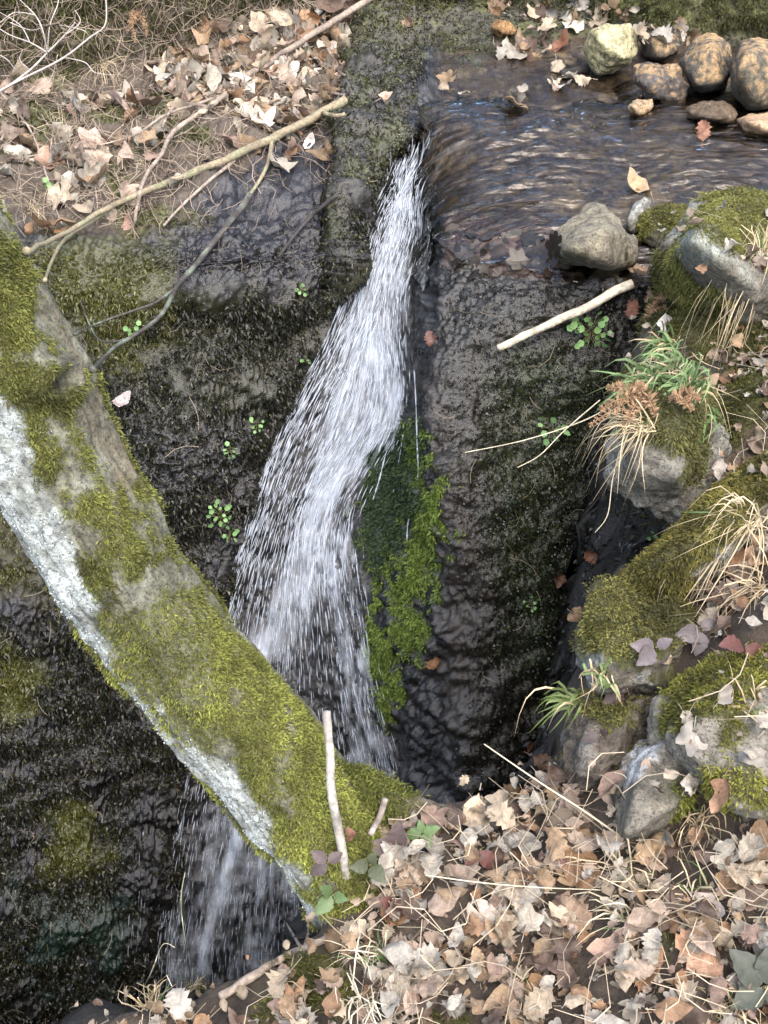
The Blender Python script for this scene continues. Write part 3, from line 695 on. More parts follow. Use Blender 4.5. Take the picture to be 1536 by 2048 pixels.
# tufts on the cliff
gn = nrm(np.cross(np.gradient(P, axis=0), np.gradient(P, axis=1))); gn = gn*np.sign((gn*NN).sum(-1))[..., None]
fac = gridF(*P.shape[:2]); Vc = P.reshape(-1, 3); FT = np.vstack([fac[:, :3], fac[:, [0, 2, 3]]]); gnf = gn.reshape(-1, 3)
vis = sst(-260, -60, px)*(1-sst(1500, 1750, px))*sst(-150, -40, py)*(1-sst(2080, 2250, py))
dripless = 1-np.clip(pmask(px, py, [(800,300),(860,400),(830,700),(740,950),(760,1300),(810,1560),(480,1560),(470,1200),(560,900),(680,600)], 25), 0, 1)
lcliff = (1-sst(5.2, 6.0, U))*sst(ROW['D']+.1, ROW['D']+.6, Vv)
patchy = sst(-.6, .1, nz1+.6*nz3)
dryband = np.clip(slime+pmask(wx, wy, [(350,540),(420,530),(660,560),(660,600),(380,600)], 20), 0, 1)
dl = lcliff*patchy*(1-.75*dryband)*vis*dripless*(1-.85*wetb)
P1, t1 = sample_tri(Vc, FT, dl.ravel(), 60000, 201)
oc_ = C.reshape(-1, 3)[FT[t1, 0]]
olm = np.clip(moss_olive+y1+lowbank*.7, 0, 1).ravel()[FT[t1, 0]][:, None]
q = np.random.default_rng(5).uniform(size=(len(P1), 1))
colm = np.where(q < .16, (.030, .031, .011), (.0105, .0108, .0065))*(1-olm)+np.array([.066, .068, .017])*olm
tufts('hanging_moss', P1, gnf[FT[t1, 0]], .011, .0026, 3, colm, M_WETMOSS, None, grav=.8, spread_=.95, seed=202)['label'] = 'dark hanging moss on the rock left of the waterfall'
df = rf*vis*np.clip(.35+.9*gr+.3*nz1, 0, 1)*(1-film)
P1, t1 = sample_tri(Vc, FT, df.ravel(), 34000, 203)
g1 = gr.ravel()[FT[t1, 0]][:, None]; q = np.random.default_rng(6).uniform(size=(len(P1), 1))
colm = np.where(q < .3, (.022, .030, .009), (.009, .011, .007))*g1+np.where(q < .1, (.022, .022, .011), (.010, .0095, .0085))*(1-g1)
tufts('wet_moss', P1, gnf[FT[t1, 0]], .0060, .0026, 3, colm, M_WETMOSS, None, grav=.4, spread_=.9, seed=204)['label'] = 'black wet moss and liverwort on the rock right of the waterfall'
dg = np.clip(gw**1.3+.12*tg, 0, 1)*vis
P1, t1 = sample_tri(Vc, FT, dg.ravel(), 14000, 205)
g1 = tg.ravel()[FT[t1, 0]][:, None]
tufts('bright_moss', P1, gnf[FT[t1, 0]], .011, .0022, 3, np.array([.090, .130, .024])*(1-g1)+np.array([.024, .040, .015])*g1, M_MOSS, None, grav=.6, spread_=.7, seed=206)['label'] = 'bright green moss strip along the right edge of the waterfall'
drib = sst(4.2, 4.8, U)*(1-sst(6.0, 6.6, U))*(1-sst(ROW['F']-.4, ROW['F'], Vv))*sst(ROW['B']-.1, ROW['B']+.2, Vv)*patchy*dripless*vis
P1, t1 = sample_tri(Vc, FT, (drib+far*.5).ravel(), 9000, 207); q = np.random.default_rng(8).uniform(size=(len(P1), 1))
tufts('rib_moss', P1, gnf[FT[t1, 0]], .009, .0024, 3, np.where(q < .3, (.048, .052, .016), (.020, .019, .012)), M_WETMOSS, None, grav=.5, spread_=.8, seed=208)['label'] = 'short brown green moss on the rock rib beside the lip'
dw = (1-sst(ROW['B']-.25, ROW['B']+.15, Vv))*sst(1.6, 2.4, Vv)*vis+bankm*vis*sst(.0, .4, nz3+.5*nz1)*(px < 430)*.8
P1, t1 = sample_tri(Vc, FT, dw.ravel(), 15000, 209); q = np.random.default_rng(9).uniform(size=(len(P1), 1))
tufts('bank_moss', P1, gnf[FT[t1, 0]], .014, .0024, 3, np.where(q < .4, (.075, .075, .024), (.046, .045, .016)), M_MOSS, None, grav=.35, spread_=.8, seed=210)['label'] = 'olive moss on the far ledge and the rock behind it'

# ------------------------------------------------------------------ leaning tree
TC = [(-720,-560,1.30),(-430,-60,1.36),(-210,330,1.42),(-42,626,1.50),(48,786,1.54),(110,920,1.575),(214,1106,1.62),(304,1243,1.66),(410,1378,1.69),(502,1474,1.71),(600,1600,1.725),(670,1710,1.735),(720,1810,1.76)]
TR = [108, 116, 124, 130, 131, 128, 124, 121, 122, 124, 118, 108, 100]
tp = np.array([atD(a, b, c) for a, b, c in TC]); tr_ = np.array([r*c[2]/FPX for r, c in zip(TR, TC)])
top = [tp[0]+np.array([-.28, .02, .62])*k for k in (3.2, 2.1, 1)]
tp = np.vstack([top, tp]); tr_ = np.concatenate([[.045, .062, .072], tr_])
nT, kT = 420, 150
cen = catmull(tp, nT); rad = catmull(tr_[:, None], nT)[:, 0]
TT = nrm(np.gradient(cen, axis=0)); AA = nrm(np.cross(TT, [0, 1, .2])); BB = np.cross(TT, AA)
th = np.linspace(0, 2*np.pi, kT, endpoint=False)
TD = AA[:, None]*np.cos(th)[None, :, None]+BB[:, None]*np.sin(th)[None, :, None]
TV = cen[:, None]+TD*rad[:, None, None]
tl = np.cumsum(np.r_[0, np.linalg.norm(np.diff(cen, axis=0), axis=1)])
QB = np.stack([np.cos(th)[None]*3*np.ones((nT, 1)), np.sin(th)[None]*3*np.ones((nT, 1)), tl[:, None]*2.2*np.ones((1, kT))], -1)
flute = fbm(QB, .5, 3, 301)*.012; bumps = fbm(TV, 10, 3, 302)*.007; ridg = -np.abs(noise(QB*np.array([3, 3, 2]), 1, 305))*.006+fbm(TV, 60, 2, 306)*.0016
TV = TV+TD*(flute+bumps+ridg)[..., None]
tx, ty, _ = project(TV); front = ((CAM-TV)*TD).sum(-1) > 0
kn = np.where(front, np.hypot(tx-116, ty-765), 999)
TV = TV+TD*(.012*np.exp(-((kn-27)/13)**2)-.035*sst(20, 6, kn)*1.0)[..., None] if False else TV+TD*(.014*np.exp(-((kn-34)/13)**2)-.045*(1-sst(8, 24, kn)))[..., None]
twx = tx+fbm(TV, 16, 3, 310)*34; twy = ty+fbm(TV, 16, 3, 311)*34
heavy = np.clip(pmask(twx, twy, [(-260,380),(0,445),(58,545),(70,640),(62,720),(110,670),(165,715),(165,815),(115,850),(60,800),(-260,740)], 9)
    +pmask(twx, twy, [(60,780),(150,820),(165,900),(215,980),(232,1080),(228,1200),(205,1250),(155,1150),(112,1040),(82,960),(75,880)], 10)
    +pmask(twx, twy, [(228,950),(280,945),(310,1020),(345,1090),(350,1165),(265,1165),(235,1080)], 10)
    +pmask(twx, twy, [(395,1175),(520,1295),(640,1405),(760,1530),(860,1580),(860,1700),(760,1900),(660,1830),(590,1720),(520,1605),(470,1510),(430,1420),(418,1320)], 10), 0, 1)
thin = pmask(twx, twy, [(205,1235),(300,1225),(400,1170),(470,1260),(440,1380),(480,1480),(400,1500),(300,1420),(235,1310)], 18)
bknoise = sst(-.05, .3, fbm(TV, 5, 3, 312)+.25*TD[..., 2]); hbrk = sst(-.42, .05, fbm(TV, 19, 3, 318)+.3*sst(1250, 1450, ty)); heavy = np.where(front, heavy*hbrk, bknoise*.8); thin = np.where(front, thin*.55, 0)
moss_t = np.clip(heavy+thin, 0, 1)
# no moss down inside the knot hole
moss_t = moss_t*sst(20, 28, kn)
lich = np.where(front, pmask(twx, twy, [(-200,745),(55,800),(75,900),(85,960),(112,1050),(160,1170),(215,1290),(290,1420),(400,1510),(470,1560),(560,1690),(660,1830),(560,1900),(300,1650),(0,1200),(-200,1000)], 26), 0)
ln = fbm(TV, 26, 4, 315); ln2 = fbm(TV, 75, 2, 316)
TCc = np.zeros(TV.shape)+np.array([.110, .108, .074]); TCc = TCc*(1+.5*ln[..., None]+.3*ln2[..., None])
brn = np.where(front, pmask(twx, twy, [(70,580),(160,720),(230,880),(300,1000),(240,1000),(200,900),(150,760)], 20), 0)
TCc = mixc(TCc, (.108, .088, .058), brn*.7)
TCc = mixc(TCc, (.150, .155, .125), sst(.1, .4, ln)*.5*(1-brn))
TCc = mixc(TCc, (.33, .365, .35), lich*(.45+.55*sst(-.25, .2, ln+.6*ln2))*.92)
TCc = mixc(TCc, (.085, .088, .026), np.clip(moss_t, 0, 1)*.9)
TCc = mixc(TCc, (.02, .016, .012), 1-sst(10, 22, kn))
tree = thing('tree', 'leaning mossy tree trunk with white lichen crossing in front of the waterfall', 'tree', tuple(cen[-30]))
def rel(V, o): return np.asarray(V).reshape(-1, 3)-np.array(o.location)
obj('trunk', mesh('trunk', rel(TV, tree), gridF(nT, kT, True)[:, ::-1], np.clip(TCc, .004, 1).reshape(-1, 3)), M_BARK, tree)
# surface root running right along the rim
rp = np.array([atD(a, b, c) for a, b, c in [(640,1560,1.74),(720,1585,1.745),(800,1612,1.75),(860,1625,1.75),(930,1650,1.76),(1000,1690,1.78)]])
rv, rt = tube(catmull(rp, 60), np.interp(np.linspace(0, 1, 60), [0, .3, .7, 1], [.034, .026, .017, .008]), 28, 330, .25, 30)
rn = fbm(rv, 30, 3, 331); rm = 1-sst(770, 860, project(rv)[0])
rc = mixc(np.zeros(rv.shape)+np.array([.12, .10, .072])*(1+.5*rn[:, None]), (.065, .068, .02), rm*.8)
obj('root', mesh('root', rel(rv, tree), rt, np.clip(rc, .004, 1)), M_BARK, tree)
tf = gridF(nT, kT, True); TFt = np.vstack([tf[:, :3], tf[:, [0, 2, 3]]]); tvf = TV.reshape(-1, 3)
tnn = TD.reshape(-1, 3)
hd = (heavy*1.0+thin*.7)*sst(22, 30, kn)
P1, t1 = sample_tri(tvf, TFt, hd.ravel(), 72000, 340)
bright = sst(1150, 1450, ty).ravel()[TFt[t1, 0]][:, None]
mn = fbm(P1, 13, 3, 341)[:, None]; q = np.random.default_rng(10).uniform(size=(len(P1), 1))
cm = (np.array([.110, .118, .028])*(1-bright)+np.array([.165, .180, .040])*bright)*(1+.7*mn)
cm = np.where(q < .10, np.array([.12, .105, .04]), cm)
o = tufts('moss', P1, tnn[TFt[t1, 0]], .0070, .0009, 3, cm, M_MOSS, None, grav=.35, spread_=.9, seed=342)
o.data.transform(Matrix.Translation(-tree.location)); o.parent = tree
P1, t1 = sample_tri(rv, rt, rm*1.0, 3500, 343); rcn = nrm(P1-catmull(rp, 60)[np.argmin(np.linalg.norm(P1[:, None]-catmull(rp, 60)[None], axis=2), 1)])
o = tufts('moss', P1, rcn, .010, .0011, 4, np.tile([.085, .095, .02], (len(P1), 1)), M_MOSS, None, grav=.45, spread_=.65, seed=344)
o.data.transform(Matrix.Translation(-tree.location)); o.parent = tree
# pale lichen flakes
P1, t1 = sample_tri(tvf, TFt, (lich*sst(-.1, .25, ln)).ravel(), 1500, 346)
o = tufts('lichen', P1, tnn[TFt[t1, 0]], .0022, .0016, 2, np.tile([.46, .49, .47], (len(P1), 1)), M_MOSS, None, grav=0, spread_=1.6, seed=347)
o.data.transform(Matrix.Translation(-tree.location)); o.parent = tree

# ------------------------------------------------------------------ moss on boulders and bank
RM = {'s1': [[(1270,400),(1420,400),(1400,445),(1360,460),(1290,455)]],
      's2': [[(1395,370),(1700,370),(1700,560),(1490,500),(1440,500),(1400,450)], [(1310,510),(1350,500),(1380,560),(1440,600),(1500,700),(1380,680),(1320,600)]],
      's3': [[(1230,700),(1430,700),(1430,900),(1370,940),(1330,890),(1250,850)], [(1370,900),(1430,900),(1400,980)]],
      's4': [[(1178,1190),(1260,1150),(1370,1160),(1400,1240),(1330,1300),(1230,1320),(1165,1290)]], 's8': [[(1200,1190),(1320,1075),(1395,1000),(1480,925),(1700,800),(1700,930),(1560,1000),(1450,1080),(1380,1170),(1290,1210)]],
      's5': [[(1340,1440),(1440,1430),(1420,1500),(1370,1500)], [(1345,1560),(1420,1540),(1430,1640),(1370,1650)]],
      's6': [[(1300,1450),(1340,1360),(1430,1310),(1560,1270),(1700,1260),(1700,1340),(1530,1360),(1480,1430),(1380,1440),(1320,1480)], [(1420,1540),(1540,1560),(1540,1620),(1400,1620)], [(1440,1440),(1480,1430),(1470,1500),(1430,1520)]],
      's7': [[(1180,1380),(1260,1400),(1250,1460),(1200,1460)]]}
for key, polys in RM.items():
    o = B[key]; V, F, vn, c = SURF[o.name]
    x, y, _ = project(V); a = fbm(V, 15, 3, 400); x = x+a*30; y = y+fbm(V, 15, 3, 401)*30
    m = np.clip(sum(pmask(x, y, pl, 12) for pl in polys), 0, 1)*sst(-.2, .1, ((CAM-V)*vn).sum(1))
    m = np.maximum(m, sst(.2, .6, vn[:, 2]+.6*a)*(((CAM-V)*vn).sum(1) < 0)*.8)
    ca = o.data.color_attributes['Col']; cc = np.zeros(len(V)*4, np.float32); ca.data.foreach_get('color', cc); cc = cc.reshape(-1, 4)
    cc[:, :3] = mixc(cc[:, :3], (.055, .055, .016), m*.9); ca.data.foreach_set('color', cc.ravel())
    area = np.linalg.norm(np.cross(V[F[:, 1]]-V[F[:, 0]], V[F[:, 2]]-V[F[:, 0]]), axis=1)*.5
    n = int((area*m[F].mean(1)).sum()*65000)
    if n < 20: continue
    P1, t1 = sample_tri(V, F, m, min(n, 16000), 402)
    mn = fbm(P1, 11, 3, 403)[:, None]
    br = 1.5*np.array({'s6': (.095, .095, .018), 's5': (.085, .09, .016), 's2': (.088, .088, .024), 's4': (.078, .075, .022), 's8': (.080, .072, .018), 's3': (.050, .050, .016)}.get(key, (.075, .074, .020)))
    tufts('moss', P1, vn[F[t1, 0]], .0085, .0011, 4, np.array(br)*(1+.7*mn), M_MOSS, o, grav=.45, spread_=.75, seed=404)
# chalky white face on s5 and lichen face on s2, s4
for key, polys, colr in (('s5', [[(1230,1560),(1265,1490),(1330,1440),(1338,1455),(1300,1530),(1270,1560)]], (.50, .51, .50)), ('s2', [[(1345,470),(1385,410),(1430,440),(1460,500),(1400,540),(1350,530)]], (.24, .26, .22)), ('s4', [[(1150,1310),(1170,1280),(1200,1330),(1185,1380),(1150,1350)]], (.29, .30, .28))):
    o = B[key]; V, F, vn, c = SURF[o.name]
    x, y, _ = project(V); x = x+fbm(V, 30, 3, 410)*22; y = y+fbm(V, 30, 3, 411)*22
    m = np.clip(sum(pmask(x, y, pl, 8) for pl in polys), 0, 1)*(((CAM-V)*vn).sum(1) > 0)*sst(-.4, .0, fbm(V, 50, 3, 412)+.15)
    ca = o.data.color_attributes['Col']; cc = np.zeros(len(V)*4, np.float32); ca.data.foreach_get('color', cc); cc = cc.reshape(-1, 4)
    cc[:, :3] = mixc(cc[:, :3], colr, m*.85); ca.data.foreach_set('color', cc.ravel())
bF = np.vstack([FQ[:, :3], FQ[:, [0, 2, 3]]]); bV = G3.reshape(-1, 3)
bnm = nrm(np.cross(np.gradient(G3, axis=1), np.gradient(G3, axis=0))).reshape(-1, 3)
P1, t1 = sample_tri(bV, bF, (bmoss*(sdv > -.05)).ravel(), 9000, 420)
tufts('moss_patches', P1, bnm[bF[t1, 0]], .012, .0013, 4, np.array([.070, .072, .018])*(1+.6*fbm(P1, 11, 3, 421)[:, None]), M_MOSS, None, grav=.2, spread_=.6, seed=422)['label'] = 'patches of olive moss on the near bank'
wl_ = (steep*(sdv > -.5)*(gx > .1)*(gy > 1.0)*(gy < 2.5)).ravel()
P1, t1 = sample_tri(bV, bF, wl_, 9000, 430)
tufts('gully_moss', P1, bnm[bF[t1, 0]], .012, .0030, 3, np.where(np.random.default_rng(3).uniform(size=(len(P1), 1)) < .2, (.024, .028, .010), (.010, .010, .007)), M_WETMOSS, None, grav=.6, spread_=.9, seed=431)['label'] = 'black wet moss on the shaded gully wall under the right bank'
refresh()

# ------------------------------------------------------------------ dead leaves
def leaf_var(kind, seed):
    """unit leaf: length 1 along +y, x across"""
    r = np.random.default_rng(seed)
    if kind == 'oval':
        n = 9; s = np.linspace(0, 1, n); wdt = .30*np.sin(np.pi*s**.85)**.8*(1-.25*s)+.006; lobe = np.ones(n)
    elif kind == 'oak':
        n = 13; s = np.linspace(0, 1, n); wdt = (.14+.20*np.sin(np.pi*s**1.1))*np.where(s > .95, .4, 1); wdt = wdt*np.where(np.arange(n) % 2 == 0, 1.1, .80); wdt[0] = .02; wdt[-1] = .06
    if kind in ('oval', 'oak'):
        wl = wdt*r.uniform(.85, 1.15, n); wr = wdt*r.uniform(.85, 1.15, n)
        X = np.stack([-wl, -wl*.5, 0*wl, wr*.5, wr], 1); Y = s[:, None]+np.array([.05, .02, 0, .02, .05])[None]*(.5 if kind == 'oval' else 1)
        V = np.stack([X, Y-.5, 0*X], -1).reshape(-1, 3); F = gridF(n, 5)
        F = np.vstack([F[:, :3], F[:, [0, 2, 3]]])
    else:                    # maple: five pointed lobes
        na = 30; a = np.linspace(-np.pi*.93, np.pi*.93, na)
        lob = np.array([0, .95, -.95, 1.85, -1.85]); siz = np.array([.58, .52, .52, .40, .40])
        R = np.full(na, .33)
        for l, z in zip(lob, siz): R = np.maximum(R, z*np.clip(1-np.abs(a-l)/.85, 0, 1)**.5)
        jit = r.uniform(.82, 1.1, na); R = R*(jit+np.roll(jit, 1)+np.roll(jit, 2))/3
        ring = lambda k: np.stack([np.sin(a)*R*k, np.cos(a)*R*k-.05, 0*a], -1)
        V = np.vstack([[[0, -.05, 0]], ring(.5), ring(1)])
        j = np.arange(na-1)
        F = np.vstack([np.stack([0*j, 1+j, 2+j], 1), np.stack([1+j, 1+na+j, 2+na+j], 1), np.stack([1+j, 2+na+j, 2+j], 1)])
    # curl, fold, ruffle
    cx, cy, fold = r.normal(0, .65), r.normal(.3, .75), r.uniform(-.1, .45)
    x, y = V[:, 0].copy(), V[:, 1].copy()
    z = cx*x*x*2.2+cy*y*y*.9+np.abs(x)*fold+.10*np.sin(x*9+r.uniform(0, 6))*np.cos(y*8+r.uniform(0, 6))
    V = np.stack([x*(1-.25*np.abs(fold)), y*(1-.10*abs(cy)), z-z.mean()], 1)
    # stalk
    st = np.array([[-.012, -.5 if kind != 'maple' else -.06, z.min()*.2], [.012, -.5 if kind != 'maple' else -.06, z.min()*.2], [.01, -.78 if kind != 'maple' else -.5, .02], [-.01, -.78 if kind != 'maple' else -.5, .02]])
    st[:2, 2] = V[np.argmin(np.abs(V[:, 1]-st[0, 1])+np.abs(V[:, 0])), 2]
    k = len(V); V = np.vstack([V, st]); F = np.vstack([F, [[k, k+1, k+2], [k, k+2, k+3]]])
    return V, F
KINDS_ = ['maple', 'oval', 'oak', 'maple', 'oval', 'oval', 'oak', 'maple', 'oval', 'maple', 'oval', 'oak', 'oval', 'oak', 'oval', 'maple']
VAR = [(k, *leaf_var(k, 500+i)) for i, k in enumerate(KINDS_)]
PAL = [('pale tan', (.36, .295, .21)), ('pinkish tan', (.32, .245, .185)), ('grey beige', (.31, .28, .225)), ('tan brown', (.25, .175, .105)), ('orange brown', (.26, .155, .085)), ('dark brown', (.11, .075, .055)), ('bleached', (.38, .35, .295)), ('rosy brown', (.21, .145, .11))]
PW = np.array([.20, .17, .19, .14, .06, .08, .10, .06])
def basis(n, r, tilt):
    n = nrm(n+r.normal(size=3)*tilt); a = r.normal(size=3); x = nrm(np.cross(n, a)); y = np.cross(n, x)
    return np.stack([x, y, n], 1)
def litter(name, spots, size, seed, label, tilt=.35, dark=1.0, flat=1.0):
    r = np.random.default_rng(seed); Vs, Fs, Cs, o = [], [], [], 0
    for p, n in spots:
        k, V, F = VAR[r.integers(len(VAR))]
        s = r.uniform(*size)*(1.15 if k == 'maple' else .9)
        R = basis(n, r, tilt)
        Vs.append((V*s*np.array([1, 1, flat]))@R.T+p+n*(.006+.3*s*abs(V[:, 2].min())*.4)); Fs.append(F+o); o += len(V)
        c = np.array(PAL[r.choice(len(PAL), p=PW)][1])*r.uniform(.5, 1.2)*dark
        Cs.append(np.tile(c, (len(V), 1)))
    ob = obj(name, mesh(name, np.vstack(Vs), np.vstack(Fs), np.vstack(Cs)), M_LITTER, kind='stuff'); ob['label'] = label
    return ob
def down(x, y, z0=1.2):
    ok, loc, nr, _, o, _ = SC.ray_cast(DG, Vector((x, y, z0)), Vector((0, 0, -1)))
    return (np.array(loc), np.array(nr), o) if ok else None
D_NEAR = [([(620,1850),(690,1700),(740,1640),(900,1600),(1110,1560),(1230,1640),(1400,1690),(1560,1640),(1800,1600),(1800,2400),(-300,2400),(100,2080),(300,2010),(440,1975),(560,1920)], 1.0),
          ([(1400,1330),(1440,1180),(1500,1060),(1600,1000),(1700,1200),(1600,1330)], .8), ([(1240,560),(1330,560),(1440,700),(1470,880),(1400,850),(1300,680)], .45), ([(1290,560),(1560,560),(1560,1700),(1200,1700),(1300,1200)], .55), ([(1440,400),(1560,400),(1560,470),(1480,450)], .4), ([(1560,400),(2200,400),(2200,1700),(1560,1700)], .5)]
rl = np.random.default_rng(600); near = []
cx_, cy_ = rl.uniform(-.75, 1.7, 26000), rl.uniform(-.3, 2.6, 26000)
pa, pb, _ = project(np.stack([cx_, cy_, .03+np.minimum(0, cx_)*.3], -1))
dm_ = np.where((pb > 2100) | (pa > 1560), .5, 0.0)
for pl, dd in D_NEAR: dm_ = np.maximum(dm_, pmask(pa, pb, pl, 25)*dd)
for x, y in np.stack([cx_, cy_], 1)[rl.uniform(size=26000) < dm_*.62]:
    if len(near) >= 4600: break
    h = down(x, y)
    if h is None or h[1][2] < .2 or h[0][2] < -.3 or h[0][2] > .6: continue
    if h[2].name.split('.')[0] in ('moss', 'stream', 'waterfall', 'trunk', 'root', 'moss_patches', 'rock_cliff', 'veil', 'strands', 'drops'): continue
    if h[2].name.startswith('boulder') and rl.uniform() < .8: continue
    near.append((h[0]+np.array([0, 0, rl.uniform(0, .016)]), nrm(h[1]*.5+np.array([0, 0, .5]))))
litter('leaf_litter', near, (.016, .050), 601, 'thick litter of small and broken dead leaves on the near bank', .42, .8)
frag = [(p-np.array([0, 0, .008])+np.array([a_*.03, b_*.03, 0]), n) for p, n in near for a_, b_ in rl.normal(size=(2, 2))]
litter('leaf_crumbs', frag, (.010, .030), 607, 'crumbled leaf fragments covering the soil of the near bank', .5, .7)
DF = [([(320,130),(420,60),(620,15),(720,15),(695,140),(672,235),(560,275),(440,235),(330,210)], 1.0), ([(-200,150),(250,200),(330,330),(200,470),(-200,500)], .22), ([(300,200),(560,260),(480,330),(320,400),(260,330)], .20), ([(560,250),(670,240),(670,330),(560,360)], .15)]
dfm = np.zeros(px.shape)
for pl, dd in DF: dfm = np.maximum(dfm, pmask(px, py, pl, 20)*dd)
P1, t1 = sample_tri(Vc, FT, (dfm*sst(4.75, 4.5, U) if False else dfm*(U < 4.55)*(Vv < ROW['D']+.1)).ravel(), 640, 602)
rl = np.random.default_rng(603)
farspots = [(p+gnf[FT[t, 0]]*rl.uniform(0, .02), gnf[FT[t, 0]]) for p, t in zip(P1, t1)]
litter('leaf_litter', farspots[90:], (.045, .095), 604, 'dead leaf litter drifted on the far ledge left of the rib', .35, .9)
debris = [(980,20),(1050,30),(1100,40),(1140,20),(1190,30),(1230,40),(1300,60),(1060,85),(1030,95),(1090,100),(1040,110),(1000,100),(1080,75),(1300,80),(1380,80),(1250,20),(1150,50),(900,180),(1120,180),(1060,200),(1130,165),(1360,70),(1010,20),(1070,15),(1215,15),(1160,12)]
sp = []
for a, b in debris:
    for k in range(3):
        h = hit(a+rl.normal()*18, b+rl.normal()*10)
        if h: sp.append((h[0]+h[1]*.01, h[1]))
litter('leaf_litter', sp, (.035, .085), 605, 'scattered leaves along the far side of the stream', .4, .85)
# soaked leaves lying in the thin film of water at the lip
sp = []
for k in range(36):
    h = hit(rl.uniform(900, 1120), rl.uniform(455, 550))
    if h: sp.append((h[0]-h[1]*.006, h[1]))
wl = litter('soaked_leaves', sp, (.03, .07), 606, 'soaked dark leaves plastered on the wet rock beside the boulder', .10, .09, .15)
wl.data.materials.clear(); wl.data.materials.append(M_WETMOSS)

